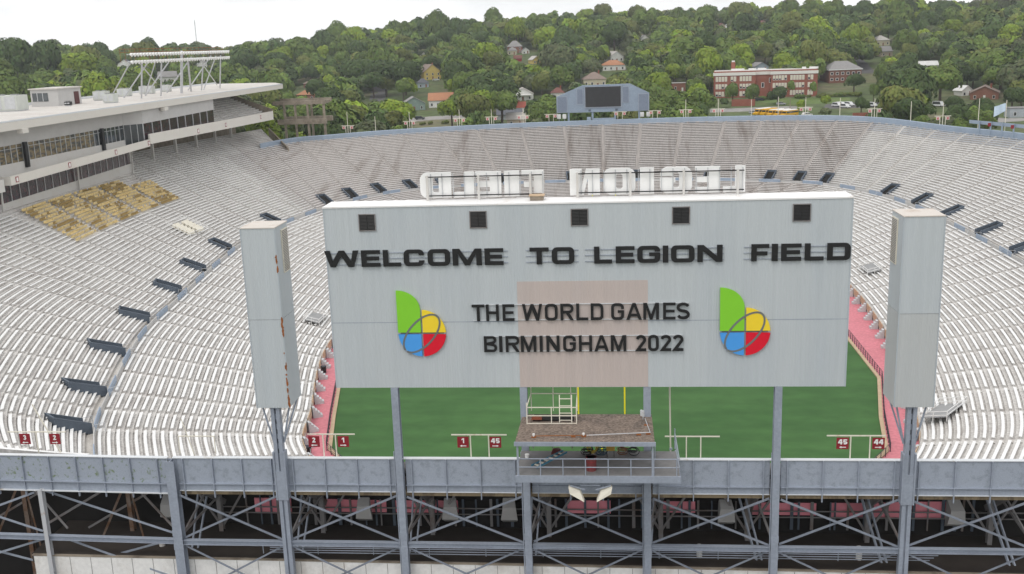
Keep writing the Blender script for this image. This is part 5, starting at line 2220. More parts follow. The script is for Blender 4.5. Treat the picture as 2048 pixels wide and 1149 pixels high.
# ------------------------------------------------------------------ terrain
def sstep(a, b_, x):
    t = min(1, max(0, (x-a)/(b_-a)))
    return t*t*(3-2*t)


def ground_z(x, y):
    e = ((x/108)**2+((y-CY)/128)**2)**.5
    base = -2.0+9.5*sstep(.82, 1.35, e)
    d = hypot(x, y)
    an = atan2(x, max(y, 1))
    hi = 27+15*sstep(-.36, -.14, an)
    hi += 3*sin(an*9+1)
    z = base+hi*sstep(430, 1120, d)+1.5*sin(x*.013+1)*sin(y*.011)*sstep(400, 600, d)
    z -= 30*sstep(1250, 2200, d)
    return z


b = MB()
gx = sorted(set(list(range(-1600, 1601, 40))+list(range(-160, 161, 8))))
gy = sorted(set(list(range(-200, 2401, 40))+list(range(16, 360, 8))))
V = [(x, y, ground_z(x, y)) for y in gy for x in gx]
nx_ = len(gx)
F_ = [(j*nx_+i, j*nx_+i+1, (j+1)*nx_+i+1, (j+1)*nx_+i) for j in range(len(gy)-1) for i in range(nx_-1)]
b.v, b.f, b.m = V, F_, [0]*len(F_)
m_ground = mat('grass_ground', (.085, .115, .040), .95, .15, .02, col2=(.16, .14, .08), thr=(.48, .66), fine=.3)
go = b.build('ground', m_ground)
go['kind'] = 'structure'


def hit(px, py):
    r = ray(px, py)
    r = r/np.linalg.norm(r)
    t = 320.0
    while t < 2500:
        p = CAM+r*t
        if p[2] < ground_z(p[0], p[1]):
            return np.array([p[0], p[1], ground_z(p[0], p[1])])
        t += 2.0
    p = CAM+r*1100
    return np.array([p[0], p[1], ground_z(p[0], p[1])])


KEEP = []   # (x0,x1,y0,y1,depth): parts of the view that nearer trees leave open


def keep(x0, x1, y0, y1, P):
    KEEP.append((x0, x1, y0, y1, proj(P)[2]))


def patch(name, pxs, material, lift=.08):
    """a road or lot laid on the ground through points seen in the photo"""
    P = [hit(*q) for q in pxs]
    n = 10
    b = MB()
    half = len(P)//2
    A_, B_ = P[:half], P[half:][::-1]
    rows = []
    for i in range(half-1):
        for k in range(n):
            f = k/n
            rows.append((A_[i]*(1-f)+A_[i+1]*f, B_[i]*(1-f)+B_[i+1]*f))
    rows.append((A_[-1], B_[-1]))
    g = []
    for (p, q) in rows:
        g.append([(*(p*(1-k/6)+q*k/6)[:2], ground_z(*(p*(1-k/6)+q*k/6)[:2])+lift) for k in range(7)])
    for i in range(len(g)-1):
        for k in range(6):
            b.poly([g[i][k], g[i+1][k], g[i+1][k+1], g[i][k+1]])
    o = b.build(name, material)
    o['kind'] = 'structure'
    return P


m_asph = mat('asphalt', (.115, .11, .11), .95, .1, .1, fine=.15)
m_lot = mat('pale_lot', (.30, .285, .27), .95, .1, .06, col2=(.21, .20, .19), thr=(.45, .65), fine=.12)
P = patch('road', [(738, 204), (742, 185), (750, 168), (790, 168), (772, 185), (768, 204)][:3]+[(786, 168), (774, 185), (770, 204)], m_asph)
keep(728, 790, 168, 204, P[0])
P = patch('street', [(800, 247), (860, 241), (930, 238), (930, 231), (860, 234), (800, 240)], m_lot)
keep(825, 905, 228, 250, P[1])
P = patch('road', [(1722, 148), (1715, 128), (1704, 112), (1716, 112), (1735, 128), (1752, 148)], m_asph)
keep(1708, 1755, 120, 142, P[0])
P = patch('parking_lot', [(1420, 232), (1500, 230), (1620, 226), (1620, 214), (1500, 212), (1420, 216)], m_lot)
keep(1425, 1600, 207, 240, P[1])
P = patch('parking_lot', [(1640, 223), (1740, 222), (1850, 226), (1830, 212), (1740, 205), (1655, 207)], m_asph)
keep(1640, 1720, 198, 230, P[1])
P = patch('street', [(1990, 246), (2030, 244), (2090, 243), (2090, 231), (2030, 233), (1990, 236)], m_lot)
keep(1995, 2048, 228, 250, P[1])
P = patch('lawn', [(1480, 213), (1560, 212), (1700, 206), (1700, 196), (1600, 197), (1500, 201)], mat('lawn', (.11, .165, .045), .95, .12, .15, col2=(.17, .17, .07), thr=(.5, .7), fine=.2), .16)
keep(1560, 1720, 188, 206, P[1])

# ------------------------------------------------------------------ buildings
m_brick = mat('red_brick', (.30, .105, .07), .9, .12, .5, fine=.15)
m_brick2 = mat('brown_brick', (.22, .095, .065), .9, .12, .5, fine=.15)
m_stone = mat('pale_stone', (.74, .72, .68), .8, .05, .5)
m_blind = mat('blind', (.66, .62, .50), .7, .06, 2)
m_win = glass_mat('house_glass', (.045, .05, .055))
WALLS = dict(white=(.78, .77, .74), cream=(.62, .56, .42), yellow=(.66, .50, .16), grey=(.40, .43, .46), green=(.23, .30, .27), brick=(.27, .12, .08), tan=(.50, .42, .32), red=(.34, .035, .05), blue=(.42, .48, .55))
ROOFS = dict(grey=(.27, .26, .255), brown=(.25, .19, .16), orange=(.42, .20, .11), red=(.38, .10, .07), pale=(.50, .47, .44), dark=(.12, .125, .14), white=(.72, .71, .69), maroon=(.20, .085, .07))
_mc = {}


def wmat(kind, key):
    if (kind, key) not in _mc:
        c = (WALLS if kind == 'w' else ROOFS)[key]
        _mc[(kind, key)] = mat(('siding_' if kind == 'w' else 'shingle_')+key, c, .85, .08, .4, fine=.12)
    return _mc[(kind, key)]


def house(px, pyb, wpx, hpx, wall, roof, lab, kind='gable', rot=0.0, dep=1.1, chimney=False, shed=False, porch=False):
    """base centre seen at px,pyb; width and full height as seen"""
    P = hit(px, pyb)
    m_per = proj(P)[2]/CAM_F
    w = max(3.0, wpx*m_per)
    H = min(max(3.0, hpx*m_per), w*.82)
    d = w*dep
    ev = H*(.52 if kind != 'flat' else .94)
    t = thing('shed' if shed else 'house', lab, 'shed' if shed else 'house', P)
    keep(px-wpx/2, px+wpx/2, pyb-hpx-1, pyb-hpx*.5, P)
    cr, sr = cos(rot), sin(rot)

    def L(x, y, z):
        return (P[0]+x*cr-y*sr, P[1]+x*sr+y*cr, P[2]+z)
    b = MB()
    b.hexa([L(-w/2, 0, -2), L(w/2, 0, -2), L(w/2, d, -2), L(-w/2, d, -2), L(-w/2, 0, ev), L(w/2, 0, ev), L(w/2, d, ev), L(-w/2, d, ev)])
    gables = []
    if kind == 'gable':      # ridge runs away from us
        for y in (0, d):
            b.prism([L(-w/2, y-.04 if y == 0 else y+.04, ev), L(w/2, y-.04 if y == 0 else y+.04, ev), L(0, y-.04 if y == 0 else y+.04, H)], Vector(L(0, .05, 0))-Vector(L(0, 0, 0)))
    if kind == 'side':
        for x in (-w/2, w/2):
            b.prism([L(x, 0, ev), L(x, d, ev), L(x, d/2, H)], Vector(L(.05, 0, 0))-Vector(L(0, 0, 0)))
    wb = b.build('wall', wmat('w', wall), t)
    o_, th = .5, .16
    b = MB()
    if kind == 'gable':
        for s in (-1, 1):
            b.hexa([L(s*(w/2+o_), -o_, ev-.25), L(0, -o_, H), L(0, d+o_, H), L(s*(w/2+o_), d+o_, ev-.25), L(s*(w/2+o_), -o_, ev-.25+th), L(0, -o_, H+th), L(0, d+o_, H+th), L(s*(w/2+o_), d+o_, ev-.25+th)])
    elif kind == 'side':
        for y0_, y1_ in ((-o_, d/2), (d+o_, d/2)):
            b.hexa([L(-w/2-o_, y0_, ev-.25), L(w/2+o_, y0_, ev-.25), L(w/2+o_, y1_, H), L(-w/2-o_, y1_, H), L(-w/2-o_, y0_, ev-.25+th), L(w/2+o_, y0_, ev-.25+th), L(w/2+o_, y1_, H+th), L(-w/2-o_, y1_, H+th)])
    elif kind == 'hip':
        rx = max(.05, w/2-d*.42)
        q = [L(-w/2-o_, -o_, ev), L(w/2+o_, -o_, ev), L(w/2+o_, d+o_, ev), L(-w/2-o_, d+o_, ev)]
        r0, r1 = L(-rx, d/2, H), L(rx, d/2, H)
        b.poly([q[0], q[1], r1, r0])
        b.poly([q[2], q[3], r0, r1])
        b.poly([q[1], q[2], r1])
        b.poly([q[3], q[0], r0])
        b.poly(q[::-1])
    else:
        b.hexa([L(-w/2-.2, -.2, ev), L(w/2+.2, -.2, ev), L(w/2+.2, d+.2, ev), L(-w/2-.2, d+.2, ev), L(-w/2-.2, -.2, H), L(w/2+.2, -.2, H), L(w/2+.2, d+.2, H), L(-w/2-.2, d+.2, H)])
    rb = b.build('roof', wmat('r', roof), t)
    if chimney:
        b = MB()
        q = [(w*.18, d*.45), (w*.18+.8, d*.45), (w*.18+.8, d*.45+.8), (w*.18, d*.45+.8)]
        b.hexa([L(x, y, ev) for x, y in q]+[L(x, y, H+1.0) for x, y in q])
        b.build('chimney', m_brick, rb)
    if not shed:
        n = max(2, int(w/3.2))
        storeys = 2 if ev > 5.2 else 1
        for s_ in range(storeys):
            for k in range(n):
                if s_ == 0 and k == n//2:
                    b = MB()
                    x = -w/2+w*(k+.5)/n
                    b.hexa([L(x-.5, -.05, 0), L(x+.5, -.05, 0), L(x+.5, .02, 0), L(x-.5, .02, 0), L(x-.5, -.05, 2.1), L(x+.5, -.05, 2.1), L(x+.5, .02, 2.1), L(x-.5, .02, 2.1)])
                    b.build('door', wmat('w', 'brick' if wall != 'brick' else 'white'), t)
                    continue
                x = -w/2+w*(k+.5)/n
                z = ev*(s_+.5)/storeys-.35
                hh = min(.8, ev/storeys*.3)
                b = MB()
                b.hexa([L(x-.6, -.06, z-hh), L(x+.6, -.06, z-hh), L(x+.6, .02, z-hh), L(x-.6, .02, z-hh), L(x-.6, -.06, z+hh), L(x+.6, -.06, z+hh), L(x+.6, .02, z+hh), L(x-.6, .02, z+hh)])
                f = b.build('window', m_white, t)
                b = MB()
                b.hexa([L(x-.48, -.09, z-hh+.12), L(x+.48, -.09, z-hh+.12), L(x+.48, -.062, z-hh+.12), L(x-.48, -.062, z-hh+.12), L(x-.48, -.09, z+hh-.12), L(x+.48, -.09, z+hh-.12), L(x+.48, -.062, z+hh-.12), L(x-.48, -.062, z+hh-.12)])
                b.build('pane', m_win, f)
    if porch:
        b = MB()
        pz = ev*.95
        b.hexa([L(-w*.4, -2.4, pz-.5), L(w*.4, -2.4, pz-.5), L(w*.4, -.1, pz), L(-w*.4, -.1, pz), L(-w*.4, -2.4, pz-.35), L(w*.4, -2.4, pz-.35), L(w*.4, -.1, pz+.15), L(-w*.4, -.1, pz+.15)])
        b.build('porch_roof', wmat('r', 'white'), t)
        for f in (-.37, -.12, .12, .37):
            b = MB()
            q = L(w*f, -2.2, 0)
            b.bar((q[0], q[1], P[2]-1), (q[0], q[1], P[2]+pz-.5), .2)
            b.build('porch_post', m_white, t)
    return t


HS = [
    (1030, 107, 30, 34, 'brick', 'grey', 'tall brick house with grey hip roof high on the wooded hill', 'hip', .1, .9, False, False, False),
    (1024, 110, 18, 20, 'cream', 'grey', 'cream cottage with grey roof before the tall brick house', 'hip', 0, 1, False, False, False),
    (1052, 108, 14, 16, 'white', 'grey', 'small white gabled house right of the tall brick house', 'gable', .2, 1.2, False, False, False),
    (1036, 124, 15, 12, 'red', 'maroon', 'small dark red shed on the hill below the tall brick house', 'side', .1, .7, False, True, False),
    (1074, 128, 18, 15, 'yellow', 'pale', 'yellow gabled house half hidden by trees on the hill', 'gable', .5, 1.2, False, False, False),
    (866, 160, 36, 40, 'yellow', 'brown', 'two storey yellow house with brown roof and brick chimney', 'gable', .5, 1.3, True, False, False),
    (847, 176, 22, 24, 'blue', 'dark', 'small grey blue house with dark roof below the yellow house', 'hip', .3, 1, False, False, False),
    (829, 222, 44, 26, 'green', 'grey', 'green and white house with grey gabled roof above the street', 'gable', .25, 1.2, False, False, False),
    (882, 216, 48, 28, 'white', 'orange', 'white house with bright orange roof above the street', 'side', .1, .8, False, False, False),
    (1046, 202, 42, 24, 'white', 'pale', 'white bungalow with pale roof and long porch left of the video board', 'gable', .1, 1.2, False, False, True),
    (1116, 198, 26, 22, 'white', 'maroon', 'white bungalow with dark red roof at the left edge of the video board', 'hip', .1, 1, True, False, False),
    (1028, 226, 44, 20, 'white', 'red', 'white house with bright red roof and chimney near the far rim', 'side', .05, .8, True, False, False),
    (1020, 240, 50, 20, 'grey', 'dark', 'grey house with dark roof in front of the red roofed house', 'side', .1, .8, False, False, False),
    (1032, 252, 36, 24, 'tan', 'pale', 'tan house with pale gable roof just behind the far rim', 'side', .1, .9, False, False, False),
    (1190, 174, 46, 28, 'cream', 'brown', 'cream house with brown hip roof above the video board', 'hip', .1, 1, True, False, False),
    (1228, 142, 46, 20, 'white', 'orange', 'low white house with orange roof on the hill above the video board', 'hip', .1, .8, False, False, False),
    (1234, 124, 28, 20, 'white', 'pale', 'white gabled house behind the low orange roof', 'gable', .4, 1.1, False, False, False),
    (1290, 84, 16, 18, 'white', 'grey', 'small white house near the hilltop right of centre', 'gable', .2, 1.1, False, False, False),
    (1358, 184, 27, 17, 'brick', 'pale', 'flat roofed small brick building left of the red school', 'flat', .05, .8, False, False, False),
    (693, 158, 18, 18, 'white', 'grey', 'small white house with grey roof on the left part of the hill', 'gable', .2, 1, False, False, False),
    (847, 116, 12, 22, 'white', 'pale', 'narrow white house high on the hill above the yellow house', 'gable', .1, 1, False, False, False),
    (612, 200, 36, 18, 'brick', 'orange', 'brick house with orange roof beyond the concrete frame', 'hip', .1, .9, False, False, False),
    (624, 176, 34, 16, 'brick', 'brown', 'low brick house with brown roof under trees by the concrete frame', 'hip', 0, .8, False, False, False),
    (250, 140, 30, 20, 'white', 'dark', 'white house with dark gabled roof behind the floodlight rack left end', 'gable', .2, 1.1, False, False, False),
    (336, 166, 40, 22, 'pale' if False else 'white', 'grey', 'white house with grey roof seen between the floodlight posts', 'side', .2, .8, False, False, False),
    (405, 138, 20, 16, 'white', 'grey', 'small white gabled house seen through the right floodlight posts', 'gable', .2, 1.1, False, False, False),
    (1524, 142, 30, 16, 'blue', 'grey', 'pale blue gabled house behind the school roof', 'gable', .4, 1, False, False, False),
    (1766, 92, 28, 20, 'cream', 'pale', 'cream house with pale roof high on the right hill', 'hip', .2, 1, False, False, False),
    (1773, 114, 26, 20, 'tan', 'grey', 'tan house with grey gable roof on the right hill beside the road', 'side', .3, .9, False, False, False),
    (1858, 140, 36, 16, 'white', 'white', 'long white roofed building among trees on the right', 'side', .05, .6, False, False, False),
    (1934, 192, 24, 22, 'white', 'white', 'bright white gabled garage beside the brown brick house on the right', 'gable', .3, 1.1, False, False, False),
    (1968, 200, 52, 26, 'brick', 'brown', 'brown brick house with gable end and chimney on the right', 'gable', -.35, 1.4, True, False, False),
    (1528, 48, 20, 14, 'tan', 'maroon', 'house with dark red roof near the hilltop above the school', 'gable', .3, 1, False, False, False),
    (1445, 56, 14, 12, 'tan', 'maroon', 'small house with maroon gable near the hilltop left of the school', 'gable', .3, 1, False, False, False),
    (2040, 236, 40, 20, 'grey', 'grey', 'grey flat building at the right edge beyond the rim frame', 'flat', 0, .8, False, False, False),
]
for h in HS:
    house(*h)

# red brick school
Pl, Pr = hit(1427, 197), hit(1634, 193)
Pl[2] = Pr[2] = min(Pl[2], Pr[2])
ex = (Pr-Pl)
Ls = hypot(ex[0], ex[1])
ex = np.array([ex[0]/Ls, ex[1]/Ls, 0])
ey = np.array([-ex[1], ex[0], 0])
Hs = 53*proj(Pr)[2]/CAM_F
keep(1423, 1638, 138, 178, Pr)
keep(1580, 1640, 138, 190, Pr)
sch = thing('school_building', 'long three storey red brick school with white cornice and pale windows', 'school', Pl)


def SL(x, y, z):
    p = Pl+ex*x+ey*y
    return (p[0], p[1], Pl[2]+z)


def sbox(b, x0, x1, y0, y1, z0, z1):
    b.hexa([SL(x0, y0, z0), SL(x1, y0, z0), SL(x1, y1, z0), SL(x0, y1, z0), SL(x0, y0, z1), SL(x1, y0, z1), SL(x1, y1, z1), SL(x0, y1, z1)])


A1, A2 = Ls*.41, Ls*.555
wings = ((0, A1, 0), (A1, A2, 3.0), (A2, Ls, 0))
for (x0, x1, off) in wings:
    b = MB()
    sbox(b, x0, x1, off, 22, -4, Hs-2.2)
    b.build('wall', m_brick, sch)
    b = MB()
    sbox(b, x0-.3, x1+.3 if x1 == Ls else x1-.02, off-.4, off-.02, Hs-2.2, Hs-.6)
    b.build('cornice', m_stone, sch)
    b = MB()
    sbox(b, x0, x1, off, 22.2, Hs-2.2, Hs)
    b.build('parapet', m_brick, sch)
b = MB()
sbox(b, .3, Ls-.3, 3.4, 21.8, Hs+.01, Hs+.06)
b.build('roof', m_roof, sch)
for (x0, x1, off, groups) in ((0, A1, 0, (4, 2, 4)), (A2, Ls, 0, (5, 5, 2))):
    total = sum(groups)+len(groups)*1.0
    step = (x1-x0-1.5)/total
    for st in range(3):
        z0_, z1_ = (Hs-2.2)/3*st+.9, (Hs-2.2)/3*(st+1)-.55
        x = x0+.9
        for gcount in groups:
            for k in range(gcount):
                b = MB()
                sbox(b, x+step*.1, x+step*.9, off-.08, off-.01, z0_, z1_)
                f = b.build('window', m_white, sch)
                b = MB()
                hb_ = z0_+(z1_-z0_)*random.choice((0, 0, 0, .35, .5))
                sbox(b, x+step*.18, x+step*.82, off-.12, off-.085, max(z0_+.15, hb_), z1_-.15)
                b.build('pane', m_blind, f)
                if hb_ > z0_:
                    b = MB()
                    sbox(b, x+step*.18, x+step*.82, off-.11, off-.085, z0_+.15, hb_-.05)
                    b.build('pane', m_win, f)
                x += step
            x += step
for x, z in ((A1+3, 5), (A1+7, 7.5)):
    b = MB()
    sbox(b, x, x+1.5, 2.9, 2.98, z, z+2.6)
    f = b.build('window', m_white, sch)
    b = MB()
    sbox(b, x+.2, x+1.3, 2.86, 2.895, z+.2, z+2.4)
    b.build('pane', m_win, f)
b = MB()
sbox(b, Ls*.17, Ls*.17+2.2, 9, 11, Hs+.1, Hs+4.6)
cb = b.build('chimney', m_brick, sch)
b = MB()
sbox(b, Ls*.17+.3, Ls*.17+1.9, 9.3, 10.7, Hs+4.61, Hs+5.4)
b.build('cap', m_white, cb)
for x, w in ((Ls*.17, 7), (Ls*.34, 4), (Ls*.43, 4.5), (Ls*.86, 2), (Ls*.93, 4.5)):
    b = MB()
    sbox(b, x, x+w, 6, 9, Hs+.1, Hs+1.1)
    b.build('roof_unit', m_white, sch)
# brick apartment house with hip roof
P = hit(1690, 166)
keep(1657, 1722, 122, 162, P)
m_ = proj(P)[2]/CAM_F
ap = thing('apartment_house', 'two storey brown brick apartment house with grey hip roof right of the school', 'apartment house', P)
w, H, ev, d = 66*m_, 42*m_, 25*m_, 14


def AL(x, y, z):
    return (P[0]+x*.985-y*.17, P[1]+x*.17+y*.985, P[2]+z)


b = MB()
b.hexa([AL(-w/2, 0, -3), AL(w/2, 0, -3), AL(w/2, d, -3), AL(-w/2, d, -3), AL(-w/2, 0, ev), AL(w/2, 0, ev), AL(w/2, d, ev), AL(-w/2, d, ev)])
b.build('wall', m_brick2, ap)
b = MB()
b.hexa([AL(-w/2-.6, -.6, ev), AL(w/2+.6, -.6, ev), AL(w/2+.6, d+.6, ev), AL(-w/2-.6, d+.6, ev), AL(-w/2-.6, -.6, ev+.4), AL(w/2+.6, -.6, ev+.4), AL(w/2+.6, d+.6, ev+.4), AL(-w/2-.6, d+.6, ev+.4)])
b.build('eave', m_white, ap)
b = MB()
q = [AL(-w/2-.6, -.6, ev+.41), AL(w/2+.6, -.6, ev+.41), AL(w/2+.6, d+.6, ev+.41), AL(-w/2-.6, d+.6, ev+.41)]
r0, r1 = AL(-w*.2, d/2, H), AL(w*.2, d/2, H)
b.poly([q[0], q[1], r1, r0])
b.poly([q[2], q[3], r0, r1])
b.poly([q[1], q[2], r1])
b.poly([q[3], q[0], r0])
b.build('roof', wmat('r', 'grey'), ap)
for s_ in range(2):
    for k in range(6):
        x = -w/2+w*(k+.5)/6
        z = ev*(.28+.45*s_)
        b = MB()
        b.hexa([AL(x-.9, -.08, z-.8), AL(x+.9, -.08, z-.8), AL(x+.9, .02, z-.8), AL(x-.9, .02, z-.8), AL(x-.9, -.08, z+.8), AL(x+.9, -.08, z+.8), AL(x+.9, .02, z+.8), AL(x-.9, .02, z+.8)])
        f = b.build('window', m_white, ap)
        b = MB()
        b.hexa([AL(x-.7, -.12, z-.6), AL(x+.7, -.12, z-.6), AL(x+.7, -.085, z-.6), AL(x-.7, -.085, z-.6), AL(x-.7, -.12, z+.6), AL(x+.7, -.12, z+.6), AL(x+.7, -.085, z+.6), AL(x-.7, -.085, z+.6)])
        b.build('pane', m_win, f)

# brick sign wall at the school drive
P0, P1 = hit(1463, 214), hit(1510, 213)
b = MB()
b.bar((P0[0], P0[1], P0[2]+1.6), (P1[0], P1[1], P0[2]+1.6), .6, 3.8)
tag(b.build('brick_wall', m_brick), 'low red brick wall at the drive in front of the school', 'wall')
keep(1463, 1512, 202, 213, P0)
P0, P1 = hit(1705, 239), hit(1735, 238)
b = MB()
b.bar((P0[0], P0[1], P0[2]+1.2), (P1[0], P1[1], P0[2]+1.2), .6, 3.0)
tag(b.build('brick_wall', m_brick), 'low red brick wall just behind the far rim on the right', 'wall')

# ------------------------------------------------------------------ vehicles
def vehicle(px, py, L_, Wd, H, paint, rot, lab, cat, bus=False, group=None, roofm=None):
    P = hit(px, py)
    t = thing('school_bus' if bus else 'parked_car', lab, cat, P, group)
    cr, sr = cos(rot), sin(rot)

    def V_(x, y, z):
        return (P[0]+x*cr-y*sr, P[1]+x*sr+y*cr, P[2]+.12+z)
    b = MB()
    if bus:
        ring = [(-L_/2, .5), (L_/2, .5), (L_/2, 1.35), (L_/2-1.5, 1.5), (L_/2-1.7, H-.12), (-L_/2+.1, H-.12), (-L_/2, H*.7)]
    else:
        ring = [(-L_/2, .35), (L_/2, .35), (L_/2, .75), (L_/2-.2, .9), (L_/2-1.1, .98), (L_/2-1.75, H), (-L_/2+.6, H), (-L_/2+.1, .95)]
    b.prism([V_(x, -Wd/2, z) for x, z in ring], Vector(V_(0, Wd, 0))-Vector(V_(0, 0, 0)))
    body = b.build('body', paint, t)
    b = MB()
    if bus:
        b.prism([V_(-L_/2+.1, -Wd/2-.01, H*.58), V_(L_/2-1.68, -Wd/2-.01, H*.58), V_(L_/2-1.72, -Wd/2-.01, H*.8), V_(-L_/2+.1, -Wd/2-.01, H*.8)], Vector(V_(0, Wd+.02, 0))-Vector(V_(0, 0, 0)))
        b.hexa([V_(L_/2-1.6, -Wd/2+.2, 1.62), V_(L_/2-1.52, -Wd/2+.2, 1.62), V_(L_/2-1.52, Wd/2-.2, 1.62), V_(L_/2-1.6, Wd/2-.2, 1.62), V_(L_/2-1.69, -Wd/2+.2, H-.5), V_(L_/2-1.62, -Wd/2+.2, H-.5), V_(L_/2-1.62, Wd/2-.2, H-.5), V_(L_/2-1.69, Wd/2-.2, H-.5)])
    else:
        b.prism([V_(-L_/2+.35, -Wd/2-.01, 1.0), V_(L_/2-1.2, -Wd/2-.01, 1.0), V_(L_/2-1.75, -Wd/2-.01, H-.12), V_(-L_/2+.7, -Wd/2-.01, H-.12)], Vector(V_(0, Wd+.02, 0))-Vector(V_(0, 0, 0)))
    b.build('window', m_win, t)
    if bus:
        b = MB()
        b.hexa([V_(-L_/2-.02, -Wd/2-.02, H-.55), V_(L_/2-1.64, -Wd/2-.02, H-.55), V_(L_/2-1.64, Wd/2+.02, H-.55), V_(-L_/2-.02, Wd/2+.02, H-.55), V_(-L_/2+.2, -Wd/2+.5, H+.1), V_(L_/2-1.9, -Wd/2+.5, H+.1), V_(L_/2-1.9, Wd/2-.5, H+.1), V_(-L_/2+.2, Wd/2-.5, H+.1)])
        b.build('roof', roofm or m_white, t)
    r = .5 if bus else .33
    for x in (-L_*.3, L_*.32):
        for s in (-1, 1):
            b = MB()
            p = V_(x, s*(Wd/2-.12), r-.12)
            q = V_(x, s*(Wd/2+.03), r-.12)
            b.tube(p, q, r, 10)
            b.build('wheel', m_black, t)
    keep(px-10, px+10, py-12, py, P)
    return t


m_bus = mat('bus_yellow', (.72, .40, .02), .4, .04, 1)
for i in range(5):
    vehicle(1524+i*13.5, 231.5+i*.9, 11, 2.5, 3.1, m_bus, -2.35, 'yellow school bus with white roof, %s from left in the row behind the rim' % ordw[i], 'school bus', True, 'yellow school buses in a row', m_bus if i == 1 else m_white)
cw = mat('car_white', (.75, .75, .76), .3, .03, 1)
cdk = mat('car_dark', (.03, .035, .05), .25, .05, 1)
csil = mat('car_silver', (.40, .41, .43), .3, .03, 1)
for i, (px, py) in enumerate(((1674, 214), (1682, 213), (1690, 217), (1698, 213), (1745, 214))):
    vehicle(px, py, 5.4, 2.0, 2.0, cw, -1.0, 'white parked car in the lot right of the school, %s from the left' % ordw[i], 'car', group='white cars in the lot')
vehicle(1508, 229, 4.8, 1.9, 1.5, csil, -.3, 'silver car parked left of the yellow buses', 'car')
vehicle(1562, 211, 4.8, 1.9, 1.5, csil, -.1, 'silver car on the school drive above the buses', 'car')
vehicle(1519, 203, 5.0, 2.0, 1.7, cdk, .2, 'dark car parked by the brick wall before the school', 'car')
vehicle(840, 240, 5, 2, 1.6, cdk, .05, 'dark car driving on the street left of the far rim', 'car')
vehicle(1614, 233, 4.8, 1.9, 1.6, cw, .4, 'white car right of the yellow buses at the far rim', 'car')
vehicle(1877, 214, 6, 2.3, 2.4, cw, -.9, 'white van with tall body under trees on the right', 'van')
vehicle(872, 163, 4.8, 1.9, 1.5, cw, .1, 'white car parked beside the grey blue house', 'car')

# utility poles and a far mast
for i, (px, py, top, lab) in enumerate(((1841, 214, 160, 'tall brown utility pole in front of the trees on the right'), (1789, 226, 198, 'short brown pole by the dark parking lot'), (1906, 206, 188, 'thin brown pole left of the white garage'),
                                       (1580, 219, 198, 'brown pole on the lawn before the school'), (1749, 116, 92, 'grey pole beside the hillside road'))):
    P = hit(px, py)
    H = (py-top)*proj(P)[2]/CAM_F
    t = thing('utility_pole', lab, 'pole', P)
    b = MB()
    b.tube(P, P+np.array([0, 0, H]), .2, 6, .14)
    b.build('pole', m_oldconc, t)
    b = MB()
    b.bar(P+np.array([-1, 0, H*.93]), P+np.array([1, 0, H*.93]), .14)
    b.build('crossarm', m_oldconc, t)
for i, (px, py, top, lab) in enumerate(((394, 90, 42, 'thin radio mast on the horizon above the floodlight rack'), (1675, 40, 2, 'thin radio mast on the horizon above the school'))):
    P = CAM+ray(px, py)*1500
    H = (py-top)*1500/CAM_F
    b = MB()
    b.v, b.f = [], []
    z0_ = P[2]-60
    for s in ((-1, -1), (1, -1), (0, 1)):
        b.tube((P[0]+s[0]*1.2, P[1]+s[1]*1.2, z0_), (P[0]+s[0]*.3, P[1]+s[1]*.3, P[2]+H), .28, 4)
    for k in range(16):
        z = z0_+(P[2]+H-z0_)*k/16
        b.bar((P[0]-1, P[1]-1, z), (P[0]+1, P[1]-1, z+3), .2)
    tag(b.build('radio_mast', m_frame), lab, 'mast')

# ------------------------------------------------------------------ trees
m_leaf = bpy.data.materials.new('leaves')
m_leaf.use_nodes = True
t = m_leaf.node_tree
bs = t.nodes['Principled BSDF']
bs.inputs['Roughness'].default_value = .7
bs.inputs['Specular IOR Level'].default_value = .2
at = t.nodes.new('ShaderNodeAttribute')
at.attribute_name = 'leafcol'
oi = t.nodes.new('ShaderNodeObjectInfo')
mr = t.nodes.new('ShaderNodeMapRange')
mr.inputs[3].default_value = .82
mr.inputs[4].default_value = 1.2
t.links.new(oi.outputs['Random'], mr.inputs[0])
sc = t.nodes.new('ShaderNodeVectorMath')
sc.operation = 'SCALE'
t.links.new(at.outputs['Color'], sc.inputs[0])
t.links.new(mr.outputs[0], sc.inputs['Scale'])
t.links.new(sc.outputs[0], bs.inputs['Base Color'])
m_bark = mat('bark', (.10, .075, .055), .95, .15, 1)

TONES = dict(dark=(.060, .094, .026), mid=(.102, .148, .030), bright=(.175, .240, .024), olive=(.122, .142, .034), grey=(.098, .118, .052))


